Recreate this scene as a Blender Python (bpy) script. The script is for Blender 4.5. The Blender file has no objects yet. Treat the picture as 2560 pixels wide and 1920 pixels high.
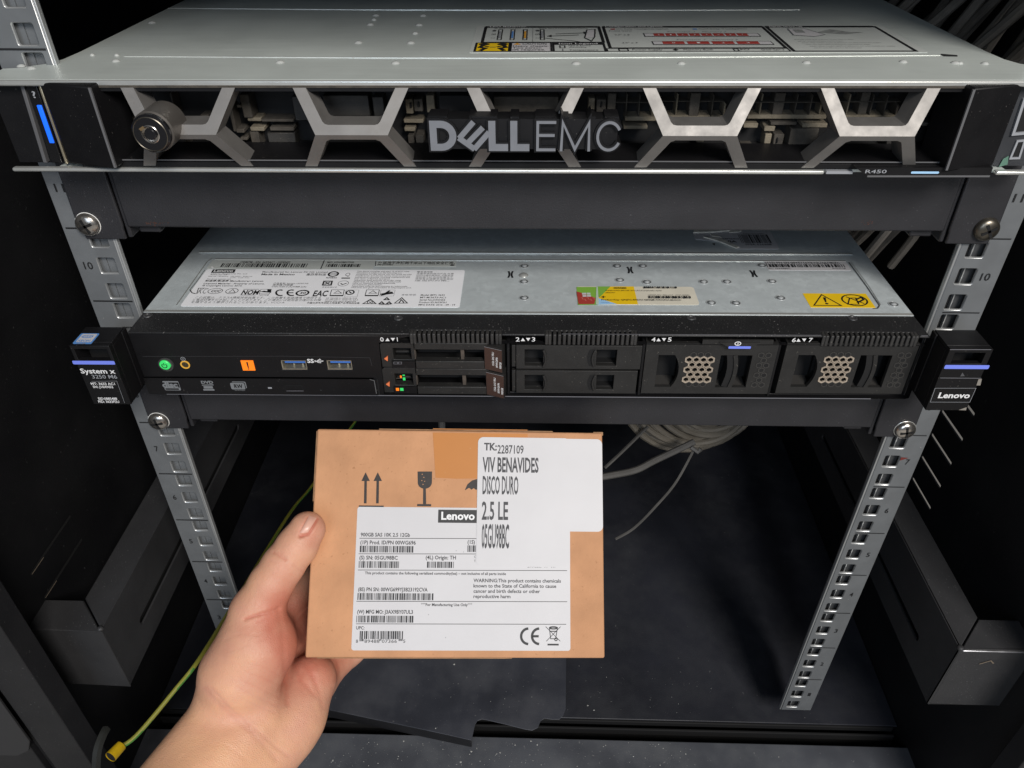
import bpy, bmesh, math, random
import numpy as np
from mathutils import Vector, Matrix
from mathutils.geometry import delaunay_2d_cdt

SC = bpy.context.scene
COL = SC.collection
RND = random.Random(11)
U = .04445                       # one rack unit

# ------------------------------------------------------------------ camera
F_PX, IMG_W, IMG_H = 1883.0, 2560.0, 1920.0
CAM_LOC = Vector((-.00157, -.36455, .61595))
CAM_ROT = (math.radians(53.4905), math.radians(-.0372), math.radians(1.4596))
cam_d = bpy.data.cameras.new('camera')
cam = bpy.data.objects.new('camera', cam_d); COL.objects.link(cam)
from mathutils import Euler
cam.rotation_euler = Euler(CAM_ROT, 'XYZ'); cam.location = CAM_LOC
cam_d.sensor_fit = 'HORIZONTAL'; cam_d.sensor_width = 36.0
cam_d.lens = 36.0 * F_PX / IMG_W
cam_d.clip_start = .01; cam_d.clip_end = 50
SC.camera = cam
CAM_M = Euler(CAM_ROT, 'XYZ').to_matrix()

# ------------------------------------------------------------------ light
world = bpy.data.worlds.new('World'); SC.world = world; world.use_nodes = True
bg = world.node_tree.nodes['Background']
bg.inputs['Color'].default_value = (.80, .88, 1.0, 1); bg.inputs['Strength'].default_value = .10

def area(name, loc, target, size, watts, color, size_y=None):
    l = bpy.data.lights.new(name, 'AREA'); l.energy = watts; l.color = color
    l.shape = 'RECTANGLE'; l.size = size; l.size_y = size_y or size
    o = bpy.data.objects.new(name, l); COL.objects.link(o); o.location = loc
    o.rotation_euler = (Vector(target) - Vector(loc)).to_track_quat('-Z', 'Y').to_euler()
    return o
area('ceiling_light', (.60, -1.33, 1.55), (.02, 0, .40), .50, 34, (1.0, .955, .905), .55)
area('cool_fill_light', (-.25, -1.45, .95), (.10, 0, .22), .6, 6.0, (.72, .84, 1.0), .8)  # added cool fill from the front left, no window is seen
SC.view_settings.view_transform = 'Standard'; SC.view_settings.look = 'None'
SC.view_settings.exposure = 0.0; SC.view_settings.gamma = 1.0
try: SC.view_settings.use_curve_mapping = False
except Exception: pass
SC.render.engine = 'CYCLES'
SC.cycles.use_denoising = True
SC.cycles.max_bounces = 8

# ------------------------------------------------------------------ materials
_M = {}
def mat(name, color=(.5, .5, .5), rough=.5, metal=0., var=0., vscale=40., rvar=0., bump=0., bscale=400.,
        specks=0., sscale=900., speck_col=(.55, .53, .48), spec=.5, spangle=0., emit=None, es=0., sss=0.,
        streak=0., dust=0., dust_col=(.22, .19, .15)):
    """procedural surface: colour variation, roughness variation, fine grain bump, dust specks"""
    if name in _M: return _M[name]
    m = bpy.data.materials.new(name); m.use_nodes = True; _M[name] = m
    nt = m.node_tree; N = nt.nodes; L = nt.links
    b = N['Principled BSDF']
    b.inputs['Roughness'].default_value = rough; b.inputs['Metallic'].default_value = metal
    b.inputs['Specular IOR Level'].default_value = spec
    b.inputs['Base Color'].default_value = (*color, 1)
    tc = N.new('ShaderNodeTexCoord'); co = tc.outputs['Object']
    def noise(scale, detail=3., rough_=.55):
        n = N.new('ShaderNodeTexNoise'); n.inputs['Scale'].default_value = scale
        n.inputs['Detail'].default_value = detail; n.inputs['Roughness'].default_value = rough_
        L.new(co, n.inputs['Vector']); return n.outputs['Fac']
    def ramp(src, a, c_):
        r = N.new('ShaderNodeMapRange'); r.inputs['From Min'].default_value = a; r.inputs['From Max'].default_value = c_
        L.new(src, r.inputs['Value']); return r.outputs['Result']
    def mix(fac, ca, cb, mode='MIX'):
        x = N.new('ShaderNodeMix'); x.data_type = 'RGBA'; x.blend_type = mode
        if isinstance(fac, float): x.inputs[0].default_value = fac
        else: L.new(fac, x.inputs[0])
        for i, c_ in ((6, ca), (7, cb)):
            if isinstance(c_, tuple): x.inputs[i].default_value = (*c_, 1)
            else: L.new(c_, x.inputs[i])
        return x.outputs[2]
    cur = color
    if var > 0:
        lo = tuple(c * (1 - var) for c in color); hi = tuple(min(1, c * (1 + var)) for c in color)
        cur = mix(ramp(noise(vscale), .3, .7), lo, hi)
    if spangle > 0:
        v = N.new('ShaderNodeTexVoronoi'); v.inputs['Scale'].default_value = 330.; L.new(co, v.inputs['Vector'])
        sep = N.new('ShaderNodeSeparateColor'); L.new(v.outputs['Color'], sep.inputs['Color'])
        s = spangle
        cur = mix(ramp(sep.outputs[0], 0., 1.), tuple(c * (1 - s) for c in color), cur if not isinstance(cur, tuple) else tuple(c * (1 + s) for c in color))
    if streak > 0:
        mp = N.new('ShaderNodeMapping'); mp.inputs['Scale'].default_value = (3, 60, 60); L.new(co, mp.inputs['Vector'])
        n = N.new('ShaderNodeTexNoise'); n.inputs['Scale'].default_value = 6.; n.inputs['Detail'].default_value = 5.
        L.new(mp.outputs[0], n.inputs['Vector'])
        cur = mix(ramp(n.outputs['Fac'], .35, .75), cur, tuple(c * (1 + streak) for c in color))
    rsock = None
    if rvar > 0:
        rr = N.new('ShaderNodeMapRange'); rr.inputs['From Min'].default_value = .3; rr.inputs['From Max'].default_value = .7
        rr.inputs['To Min'].default_value = max(.03, rough - rvar); rr.inputs['To Max'].default_value = min(1, rough + rvar)
        L.new(noise(vscale * 1.7), rr.inputs['Value']); rsock = rr.outputs['Result']
        L.new(rsock, b.inputs['Roughness'])
    if dust > 0:                                              # thin settled dust in soft patches
        cur = mix(ramp(noise(28., 6., .65), .5 - dust * .25, 1.05 - dust * .3), cur, dust_col)
    if specks > 0:
        f = ramp(noise(sscale, 1., .4), .78 - specks * .12, .84 - specks * .10)
        big = ramp(noise(60., 2., .5), .35, .65)
        mu = N.new('ShaderNodeMath'); mu.operation = 'MULTIPLY'; L.new(f, mu.inputs[0]); L.new(big, mu.inputs[1])
        cur = mix(mu.outputs[0], cur, speck_col)
    if not isinstance(cur, tuple): L.new(cur, b.inputs['Base Color'])
    if bump > 0:
        bp = N.new('ShaderNodeBump'); bp.inputs['Strength'].default_value = bump; bp.inputs['Distance'].default_value = .0004
        L.new(noise(bscale, 2.), bp.inputs['Height']); L.new(bp.outputs[0], b.inputs['Normal'])
    if emit:
        b.inputs['Emission Color'].default_value = (*emit, 1); b.inputs['Emission Strength'].default_value = es
    if sss > 0:
        b.inputs['Subsurface Weight'].default_value = sss
        b.inputs['Subsurface Radius'].default_value = (1., .35, .2); b.inputs['Subsurface Scale'].default_value = .004
    return m

STEEL   = mat('bare_steel_cover', (.66, .71, .675), .42, .30, var=.06, vscale=18, rvar=.07, bump=.05, bscale=1500, specks=.25, sscale=700, streak=.06, speck_col=(.7, .7, .66))
GALV    = mat('galvanised_steel', (.66, .72, .735), .42, .30, var=.07, vscale=70, rvar=.12, bump=.08, bscale=900, spangle=.09, specks=.35, sscale=800, speck_col=(.75, .75, .72))
EDGE    = mat('bright_cut_edge', (.74, .75, .72), .32, .7, var=.08, vscale=60)
RAILM   = mat('zinc_rail', (.19, .20, .208), .48, .35, var=.10, vscale=50, rvar=.1, bump=.04, specks=.12, sscale=600)
RAILEDGE= mat('zinc_rail_edge', (.48, .49, .49), .38, .6, var=.1)
BLACK   = mat('black_powder_coat', (.0235, .0233, .0265), .50, 0, var=.15, vscale=30, rvar=.06, bump=.35, bscale=1600, specks=.45, sscale=1300, speck_col=(.16, .16, .17))
BLACKTOP= mat('black_dusty_paint', (.014, .014, .015), .55, 0, var=.15, vscale=30, bump=.3, bscale=1500, specks=.8, sscale=1000, speck_col=(.3, .29, .28))
PLAST   = mat('black_plastic', (.0060, .0058, .0066), .48, 0, spec=.32, var=.12, vscale=50, rvar=.06, bump=.14, bscale=2200, specks=.25, sscale=1200, speck_col=(.14, .13, .12))
PLASTD  = mat('black_plastic_dusty', (.02, .019, .018), .62, 0, var=.25, vscale=80, bump=.3, bscale=1800, specks=.6, sscale=1000, speck_col=(.2, .18, .15), dust=.25, dust_col=(.07, .062, .05))
GLOSS   = mat('black_gloss_plastic', (.008, .008, .009), .16)
VOID    = mat('dark_interior', (.004, .004, .0045), .8)
BRONZE  = mat('bronze_grey_metal', (.240, .229, .217), .55, .60, var=.07, vscale=90, rvar=.06, bump=.04, bscale=3500, specks=.45, sscale=900, speck_col=(.2, .18, .16))
DUSTY   = mat('dust_coated_plastic', (.17, .145, .105), .9, 0, var=.3, vscale=160, bump=.8, bscale=1300)
DUSTYD  = mat('thinly_dusted_plastic', (.06, .052, .042), .85, 0, var=.35, vscale=160, bump=.6, bscale=1300)
CHROME  = mat('chrome_screw', (.62, .58, .53), .22, .95, var=.15, vscale=200)
DARKSCR = mat('dull_screw', (.16, .145, .12), .34, .9, var=.2, vscale=200)
WASHER  = mat('white_nylon', (.78, .78, .75), .45)
PAPER   = mat('white_label', (.89, .895, .92), .50, 0, var=.03, vscale=30, spec=.35)
PAPERG  = mat('grey_label', (.52, .545, .52), .5, 0, var=.05, vscale=40, spec=.35)
PAPERY  = mat('yellowed_label', (.70, .66, .55), .5, 0, var=.06, vscale=60)
PAPERW  = mat('box_label_paper', (.585, .575, .585), .48, 0, var=.025, vscale=35, spec=.4, bump=.05, bscale=300)
INK     = mat('black_ink', (.012, .012, .013), .55)
INKG    = mat('faded_ink', (.06, .06, .062), .6)
INKL    = mat('grey_ink', (.20, .205, .21), .6)
WHITE   = mat('white_print', (.78, .78, .78), .5)
GREYP   = mat('grey_print', (.30, .31, .33), .5)
YELLOW  = mat('yellow_label', (.86, .56, .012), .5, 0, var=.05, vscale=60)
RED     = mat('red_print', (.40, .05, .04), .5)
ORANGE  = mat('orange_print', (.85, .22, .08), .5)
GREENP  = mat('green_print', (.22, .45, .06), .5)
BLUEP   = mat('blue_print', (.10, .27, .62), .5)
SKYP    = mat('pale_blue_print', (.36, .60, .85), .5)
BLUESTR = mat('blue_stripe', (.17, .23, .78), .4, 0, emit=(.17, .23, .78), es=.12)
BROWNL  = mat('brown_label', (.055, .03, .024), .45)
STEELUSB= mat('port_shell', (.50, .47, .38), .38, .8, var=.2, vscale=300)
CARD    = mat('brown_cardboard', (.545, .284, .150), .80, 0, var=.13, vscale=34, bump=.7, bscale=380, specks=.9, sscale=520, speck_col=(.40, .20, .10), spec=.22)
CARDED  = mat('cardboard_edge', (.33, .19, .10), .85, 0, var=.2, vscale=200)
TAPE    = mat('brown_tape', (.50, .195, .045), .5, 0, var=.05, vscale=20, spec=.3, specks=.2, sscale=420, speck_col=(.55, .33, .17))
INKBOX  = mat('box_print', (.022, .016, .014), .6, 0, var=.3, vscale=500)
LOGOSIL = mat('silver_logo_face', (.25, .26, .285), .36, .35, var=.05, vscale=150)
def led(name, c, s): return mat(name, tuple(x * .5 for x in c), .4, emit=c, es=s)
LEDG    = led('green_led', (.05, .75, .16), .6)
LEDO    = led('orange_led', (1.0, .22, .01), .85)
LEDB    = led('blue_led', (.01, .14, 1.0), .95)
LEDY    = mat('amber_ring', (.70, .38, .05), .4, emit=(.7, .38, .05), es=.2)

# ------------------------------------------------------------------ frames and points from image pixels
class Frame:
    """a plane in space: origin, u (right), v (up on the plane), n (out of it)"""
    def __init__(s, o, u, v, n=None):
        s.o = Vector(o); s.u = Vector(u).normalized(); s.v = Vector(v).normalized()
        s.n = Vector(n).normalized() if n is not None else s.u.cross(s.v)
    def pt(s, u, v, d=0.): return s.o + s.u * u + s.v * v + s.n * d
    def at(s, px, py, d=0.):
        """where the camera ray through an image pixel meets this plane (raised by d): (u, v)"""
        r = CAM_M @ Vector(((px - IMG_W / 2) / F_PX, -(py - IMG_H / 2) / F_PX, -1.))
        o = s.o + s.n * d
        t = (o - CAM_LOC).dot(s.n) / r.dot(s.n)
        p = CAM_LOC + r * t - o
        return p.dot(s.u), p.dot(s.v)
    def shift(s, u=0., v=0., d=0.): return Frame(s.pt(u, v, d), s.u, s.v, s.n)
def along(px, py, depth):
    """point at a given distance in front of the lens"""
    return CAM_LOC + CAM_M @ Vector(((px - IMG_W / 2) / F_PX, -(py - IMG_H / 2) / F_PX, -1.)) * depth

def rrect(u0, u1, v0, v1, r, n=4):
    out = []
    r = min(r, (u1 - u0) / 2 - 1e-6, (v1 - v0) / 2 - 1e-6)
    for cx, cy, a in ((u1 - r, v1 - r, 0), (u0 + r, v1 - r, 90), (u0 + r, v0 + r, 180), (u1 - r, v0 + r, 270)):
        for k in range(n + 1):
            t = math.radians(a + 90 * k / n); out.append((cx + r * math.cos(t), cy + r * math.sin(t)))
    return out
def circ(cu, cv, r, n=16, ry=None, a0=0.):
    ry = r if ry is None else ry
    return [(cu + r * math.cos(a0 + 2 * math.pi * k / n), cv + ry * math.sin(a0 + 2 * math.pi * k / n)) for k in range(n)]

def inpoly(x, y, p):
    r = False
    for i in range(len(p)):
        (xa, ya), (xb, yb) = p[i], p[i - 1]
        if (ya > y) != (yb > y) and x < (xb - xa) * (y - ya) / (yb - ya) + xa: r = not r
    return r
_TXT = {}
def text_mesh(s, bold=0.):
    k = (s, bold)
    if k not in _TXT:
        c = bpy.data.curves.new('t', 'FONT'); c.body = s; c.resolution_u = 2; c.offset = bold; c.fill_mode = 'FRONT'
        o = bpy.data.objects.new('t', c); COL.objects.link(o)
        dg = bpy.context.evaluated_depsgraph_get(); dg.update()
        me = bpy.data.meshes.new_from_object(o.evaluated_get(dg))
        vs = [(v.co.x, v.co.y) for v in me.vertices]; fs = [tuple(p.vertices) for p in me.polygons]
        bpy.data.objects.remove(o); bpy.data.curves.remove(c); bpy.data.meshes.remove(me)
        _TXT[k] = (vs, fs)
    return _TXT[k]
CAPH = .7                         # cap height of the built-in face at size 1 (measured below)
def _cal():
    global CAPH
    vs, _ = text_mesh('H'); CAPH = max(v[1] for v in vs)
_cal()

class MB:
    """collects shapes (world coordinates) and links them as ONE mesh object"""
    def __init__(s): s.v = []; s.f = []; s.m = []; s.mats = []; s.sm = []
    def mi(s, m):
        if m not in s.mats: s.mats.append(m)
        return s.mats.index(m)
    def add(s, vs, fs, m, smooth=False):
        b = len(s.v); s.v += [Vector(v) for v in vs]
        k = s.mi(m)
        for f in fs: s.f.append(tuple(i + b for i in f)); s.m.append(k); s.sm.append(smooth)
    def poly(s, fr, pts, d, m): s.add([fr.pt(u, v, d) for u, v in pts], [tuple(range(len(pts)))], m)
    def rect(s, fr, u0, u1, v0, v1, d, m):
        u0, u1 = sorted((u0, u1)); v0, v1 = sorted((v0, v1))
        s.poly(fr, [(u0, v0), (u1, v0), (u1, v1), (u0, v1)], d, m)
    def prism(s, fr, pts, d0, d1, m, side=None, holes=(), back=True):
        """polygon (with holes) extruded from d0 up to d1"""
        if d1 < d0: d0, d1 = d1, d0
        def area2(p): return sum(p[i][0] * p[(i + 1) % len(p)][1] - p[(i + 1) % len(p)][0] * p[i][1] for i in range(len(p)))
        loops = [list(pts) if area2(pts) > 0 else list(pts)[::-1]] + [list(h) if area2(h) < 0 else list(h)[::-1] for h in holes]
        flat = [p for l in loops for p in l]; n = len(flat)
        if holes:
            ed = []; b0 = 0
            for l in loops:
                k = len(l); ed += [(b0 + i, b0 + (i + 1) % k) for i in range(k)]; b0 += k
            rv, _, rf, ov, _, _ = delaunay_2d_cdt([Vector((x * 1000, y * 1000)) for x, y in flat], ed, [], 1, 1e-5)
            back_ = [o[0] if o else -1 for o in ov]
            fix = []
            for t in rf:
                t = [back_[i] for i in t]
                if -1 in t or len(set(t)) < 3: continue
                a, b_, c = (flat[i] for i in t[:3])
                gx, gy = (a[0] + b_[0] + c[0]) / 3, (a[1] + b_[1] + c[1]) / 3
                if not inpoly(gx, gy, loops[0]) or any(inpoly(gx, gy, l) for l in loops[1:]): continue
                fix.append(tuple(t) if (b_[0] - a[0]) * (c[1] - a[1]) - (b_[1] - a[1]) * (c[0] - a[0]) > 0 else tuple(t)[::-1])
        else: fix = [tuple(range(n))]
        top = [fr.pt(x, y, d1) for x, y in flat]; bot = [fr.pt(x, y, d0) for x, y in flat]
        s.add(top, fix, m)
        if back: s.add(bot, [t[::-1] for t in fix], side or m)
        vs = bot + top; fs = []; b = 0
        for l in loops:
            k = len(l)
            for i in range(k):
                j = (i + 1) % k; fs.append((b + i, b + j, n + b + j, n + b + i))
            b += k
        s.add(vs, fs, side or m)
    def box(s, fr, u0, u1, v0, v1, d0, d1, m, side=None):
        u0, u1 = sorted((u0, u1)); v0, v1 = sorted((v0, v1))
        s.prism(fr, [(u0, v0), (u1, v0), (u1, v1), (u0, v1)], d0, d1, m, side)
    def hexa(s, p8, m):
        """eight corners: four of one face, then the four opposite"""
        fs = [(3, 2, 1, 0), (4, 5, 6, 7), (0, 1, 5, 4), (1, 2, 6, 5), (2, 3, 7, 6), (3, 0, 4, 7)]
        s.add(p8, fs, m)
    def lathe(s, fr, cu, cv, prof, m, n=24, smooth=True, cap=True):
        vs = []; fs = []
        for r, d in prof:
            for k in range(n):
                a = 2 * math.pi * k / n; vs.append(fr.pt(cu + r * math.cos(a), cv + r * math.sin(a), d))
        for i in range(len(prof) - 1):
            for k in range(n):
                j = (k + 1) % n; fs.append((i * n + k, i * n + j, (i + 1) * n + j, (i + 1) * n + k))
        s.add(vs, fs, m, smooth)
        if cap and prof[-1][0] > 1e-5: s.add(vs[-n:], [tuple(range(n))], m)
    def tube(s, path, r, m, n=8, cap=True):
        path = [Vector(p) for p in path]; vs = []; fs = []
        ref = Vector((0, 0, 1)); K = len(path); prev = None
        for i, p in enumerate(path):
            t = (path[min(i + 1, K - 1)] - path[max(i - 1, 0)]).normalized()
            a = prev - t * prev.dot(t) if prev is not None else t.cross(ref if abs(t.z) < .9 else Vector((1, 0, 0)))
            a.normalize(); prev = a; c = t.cross(a)
            rr = r[i] if isinstance(r, (list, tuple)) else r
            for k in range(n):
                th = 2 * math.pi * k / n; vs.append(p + a * (rr * math.cos(th)) + c * (rr * math.sin(th)))
        for i in range(K - 1):
            for k in range(n):
                j = (k + 1) % n; fs.append((i * n + k, i * n + j, (i + 1) * n + j, (i + 1) * n + k))
        s.add(vs, fs, m, True)
        if cap: s.add(vs[:n], [tuple(range(n))[::-1]], m); s.add(vs[-n:], [tuple(range(n))], m)
    def stroke(s, fr, pts, w, d, m, d0=None, closed=False):
        """flat (or, with d0, raised) ribbon of width w along a polyline, mitred at the corners"""
        P = [Vector((x, y)) for x, y in pts]; K = len(P); Lf = []; Rt = []
        for i in range(K):
            a = P[(i - 1) % K] if (i > 0 or closed) else None; b = P[(i + 1) % K] if (i < K - 1 or closed) else None
            t1 = (P[i] - a).normalized() if a is not None else None; t2 = (b - P[i]).normalized() if b is not None else None
            if t1 is None: t1 = t2
            if t2 is None: t2 = t1
            n1 = Vector((-t1.y, t1.x)); n2 = Vector((-t2.y, t2.x)); nn = (n1 + n2)
            nn = nn.normalized() if nn.length > 1e-6 else n1
            k = (w / 2) / max(.35, nn.dot(n1)); Lf.append(P[i] + nn * k); Rt.append(P[i] - nn * k)
        rng = range(K if closed else K - 1)
        for i in rng:
            j = (i + 1) % K; q = [Rt[i], Rt[j], Lf[j], Lf[i]]
            if d0 is None: s.add([fr.pt(p.x, p.y, d) for p in q], [(0, 1, 2, 3)], m)
            else: s.prism(fr, [(p.x, p.y) for p in q], d0, d, m)
    def text(s, fr, string, u0, v0, u1, h, d, m, bold=0., vert=False):
        """lettering fitted to its printed width and cap height"""
        vs, fs = text_mesh(string, bold)
        if not vs: return
        x0 = min(v[0] for v in vs); x1 = max(v[0] for v in vs)
        sx = (u1 - u0) / max(1e-9, x1 - x0); sy = h / CAPH
        if vert: pts = [fr.pt(u0 - v[1] * sy, v0 + (v[0] - x0) * sx, d) for v in vs]
        else: pts = [fr.pt(u0 + (v[0] - x0) * sx, v0 + v[1] * sy, d) for v in vs]
        s.add(pts, fs, m)
    def bars(s, fr, u0, u1, v0, v1, d, m, seed=1, n=None):
        r = random.Random(seed); n = n or max(18, int((u1 - u0) / .0011)); w = []
        for i in range(2 * n - 1): w.append(r.choice((1, 1, 2, 3)) if i % 2 == 0 else r.choice((1, 1, 1, 2)))
        k = (u1 - u0) / sum(w); x = u0
        for i, ww in enumerate(w):
            if i % 2 == 0: s.rect(fr, x, x + ww * k, v0, v1, d, m)
            x += ww * k
    def build(s, name, parent=None, bevel=0., seg=2, smooth_angle=35., props=None, subsurf=0):
        M = WORLD[parent].inverted() if parent else Matrix.Identity(4)
        if parent is None and s.v:                     # a thing that is one mesh: origin at its base
            c = sum(s.v, Vector()) / len(s.v); c.z = min(v.z for v in s.v); org = c
            M = Matrix.Translation(-c)
        me = bpy.data.meshes.new(name)
        me.from_pydata([tuple(M @ v) for v in s.v], [], s.f)
        for m in s.mats: me.materials.append(m)
        me.polygons.foreach_set('material_index', s.m)
        me.polygons.foreach_set('use_smooth', [True] * len(s.f))
        me.update()
        if not bevel: me.set_sharp_from_angle(angle=math.radians(smooth_angle))
        o = bpy.data.objects.new(name, me); COL.objects.link(o)
        if parent is None and s.v: o.location = org; WORLD[o] = Matrix.Translation(org)
        else: o.parent = parent; WORLD[o] = WORLD[parent].copy()
        if bevel:
            bm = bmesh.new(); bm.from_mesh(me); bmesh.ops.remove_doubles(bm, verts=bm.verts, dist=1e-6); bm.to_mesh(me); bm.free()
            me.set_sharp_from_angle(angle=math.radians(smooth_angle))
            mod = o.modifiers.new('bevel', 'BEVEL'); mod.width = bevel; mod.segments = seg; mod.limit_method = 'ANGLE'
            mod.angle_limit = math.radians(40); mod.harden_normals = False
        return o
WORLD = {}
def tag(o, label, cat=None, group=None, kind=None):
    if label: o['label'] = label
    if cat: o['category'] = cat
    if group: o['group'] = group
    if kind: o['kind'] = kind
    return o
def thing(name, label, cat, loc=(0, 0, 0), rot=(0, 0, 0), group=None):
    o = bpy.data.objects.new(name, None); o.empty_display_size = .02; COL.objects.link(o)
    o.location = loc; o.rotation_euler = rot
    WORLD[o] = Matrix.Translation(loc) @ Euler(rot, 'XYZ').to_matrix().to_4x4()
    return tag(o, label, cat, group)
def frame_of(o, origin, u, v, n=None):
    M = WORLD[o]; R3 = M.to_3x3()
    return Frame(M @ Vector(origin), R3 @ Vector(u), R3 @ Vector(v), R3 @ Vector(n) if n is not None else None)

class Print:
    """prints on one plane, placed by pixel positions in the image"""
    def __init__(s, mb, fr, d): s.mb, s.fr, s.d = mb, fr, d
    def text(s, string, x0, y0, x1, hp, m=None, bold=0., dd=0., cjk=False):
        u0, v0 = s.fr.at(x0, y0); u1, _ = s.fr.at(x1, y0); _, v1 = s.fr.at(x0, y0 - hp)
        if u1 - u0 < 1e-4: return
        s.mb.text(s.fr, string, u0, v0, u1, abs(v1 - v0), s.d + dd, m or INK, bold)
    def rect(s, x0, y0, x1, y1, m=None, dd=0., r=0.):
        u0, v0 = s.fr.at(x0, y1); u1, _ = s.fr.at(x1, y1); _, v1 = s.fr.at(x0, y0)
        if r: s.mb.poly(s.fr, rrect(u0, u1, v0, v1, r), s.d + dd, m or INK)
        else: s.mb.rect(s.fr, u0, u1, v0, v1, s.d + dd, m or INK)
    def quad(s, pts, m, dd=0.): s.mb.poly(s.fr, [s.fr.at(*p) for p in pts], s.d + dd, m)
    def bars(s, x0, y0, x1, y1, seed=1, m=None, n=None):
        u0, v0 = s.fr.at(x0, y1); u1, _ = s.fr.at(x1, y1); _, v1 = s.fr.at(x0, y0)
        s.mb.bars(s.fr, u0, u1, v0, v1, s.d, m or INK, seed, n)
    def line(s, pts, w, m=None, closed=False, dd=0.): s.mb.stroke(s.fr, [s.fr.at(*p) for p in pts], w, s.d + dd, m or INK, closed=closed)
    def ring(s, x, y, rx, w, m=None, ry=None, n=20, dd=0.):
        u, v = s.fr.at(x, y); u1, _ = s.fr.at(x + rx, y); _, v1 = s.fr.at(x, y - (ry or rx))
        s.mb.stroke(s.fr, circ(u, v, abs(u1 - u), n, abs(v1 - v)), w, s.d + dd, m or INK, closed=True)
    def blob(s, x, y, rx, m=None, ry=None, n=16, dd=0.):
        u, v = s.fr.at(x, y); u1, _ = s.fr.at(x + rx, y); _, v1 = s.fr.at(x, y - (ry or rx))
        s.mb.poly(s.fr, circ(u, v, abs(u1 - u), n, abs(v1 - v)), s.d + dd, m or INK)
X, Y, Z = (1, 0, 0), (0, 1, 0), (0, 0, 1); NY = (0, -1, 0)

# ================================================================== the cabinet
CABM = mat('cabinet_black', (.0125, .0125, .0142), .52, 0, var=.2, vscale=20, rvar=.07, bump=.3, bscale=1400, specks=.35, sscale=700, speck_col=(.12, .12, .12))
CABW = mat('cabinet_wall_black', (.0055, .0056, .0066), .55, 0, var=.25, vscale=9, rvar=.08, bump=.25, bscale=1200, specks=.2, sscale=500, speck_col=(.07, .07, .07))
FLOORM = mat('cabinet_floor_black', (.0190, .0203, .0270), .50, 0, var=.35, vscale=9, rvar=.1, bump=.25, bscale=900, specks=.15, sscale=420, speck_col=(.12, .12, .12), dust=.30, dust_col=(.045, .047, .053))
PLATEM = mat('dusty_plate_black', (.042, .045, .057), .52, 0, var=.3, vscale=14, rvar=.1, bump=.25, bscale=900, specks=.30, sscale=420, speck_col=(.16, .16, .16), dust=.22, dust_col=(.085, .087, .095))
SILLM = mat('dusty_sill_black', (.072, .077, .090), .55, 0, var=.3, vscale=14, rvar=.1, bump=.25, bscale=900, specks=.35, sscale=420, speck_col=(.22, .22, .22), dust=.22, dust_col=(.13, .135, .14))
SCRATCH = mat('scratched_metal', (.32, .26, .20), .5, .5)

GROUND = mat('room_floor', (.34, .325, .30), .6, 0, var=.08, vscale=3)
b = MB(); b.rect(Frame((0, 0, -.066), X, Y, Z), -3, 3, -2.5, 3, 0, GROUND); b.build('floor', None)['kind'] = 'structure'
cab = thing('server_cabinet', 'black sheet steel server cabinet seen through its open front, standing round the racked servers', 'cabinet', (0, .2, -.05))
WX = .335
def cab_part(name, build, **k):
    b = MB(); build(b); return b.build(name, cab, **k)
# side panels with slots
def side(sx, lit):
    fr = Frame((sx * WX, 0, 0), (0, 1, 0), (0, 0, 1), (-sx, 0, 0))
    holes = []
    for row in range(-1, 6):
        zc = .1350 + .0250 * row
        for c in range(5):
            yc = -.0140 + .1187 * c
            if lit and c == 0: continue
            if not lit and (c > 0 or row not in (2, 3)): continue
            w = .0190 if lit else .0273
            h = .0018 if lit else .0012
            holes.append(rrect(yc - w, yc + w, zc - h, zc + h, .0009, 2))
    b = MB()
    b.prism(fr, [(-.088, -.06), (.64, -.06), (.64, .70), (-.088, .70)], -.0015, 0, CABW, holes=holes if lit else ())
    if not lit:                                          # unlit slots painted as flat dark shapes, not cut through
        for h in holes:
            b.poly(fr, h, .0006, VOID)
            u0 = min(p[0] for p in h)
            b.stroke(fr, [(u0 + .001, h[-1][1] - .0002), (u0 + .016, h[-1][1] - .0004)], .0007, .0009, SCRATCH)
    return b.build('side_panel', cab)
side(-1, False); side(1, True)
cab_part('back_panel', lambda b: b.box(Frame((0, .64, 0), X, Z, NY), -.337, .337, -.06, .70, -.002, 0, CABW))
cab_part('shade_panel', lambda b: b.box(Frame((0, 0, .652), X, Y, Z), -.337, .337, -.10, .64, 0, .002, CABW))  # unseen lid, added to shade the rear of the upper cover
# floor: main sheet with folded front edge, a dark groove, then the front ledge
FZ = -.03
def flo(b):
    fr = Frame((0, 0, FZ), X, Y, Z)
    b.box(fr, -.334, .334, .0033, .64, -.002, 0, FLOORM)
    b.box(fr, -.33, .33, .0012, .0033, -.006, -.0006, VOID)
    b.box(fr, -.33, .33, -.0042, -.0020, -.012, -.004, VOID)
    b.box(fr, -.40, .40, -.040, .06, -.026, -.024, VOID)
cab_part('floor_panel', flo, bevel=.0006)
def ledge(b):
    fr = Frame((0, 0, FZ), X, Y, Z)
    b.box(fr, -.45, .45, -.12, -.0158, -.023, 0, SILLM)
cab_part('front_sill', ledge, bevel=.001)
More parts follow.
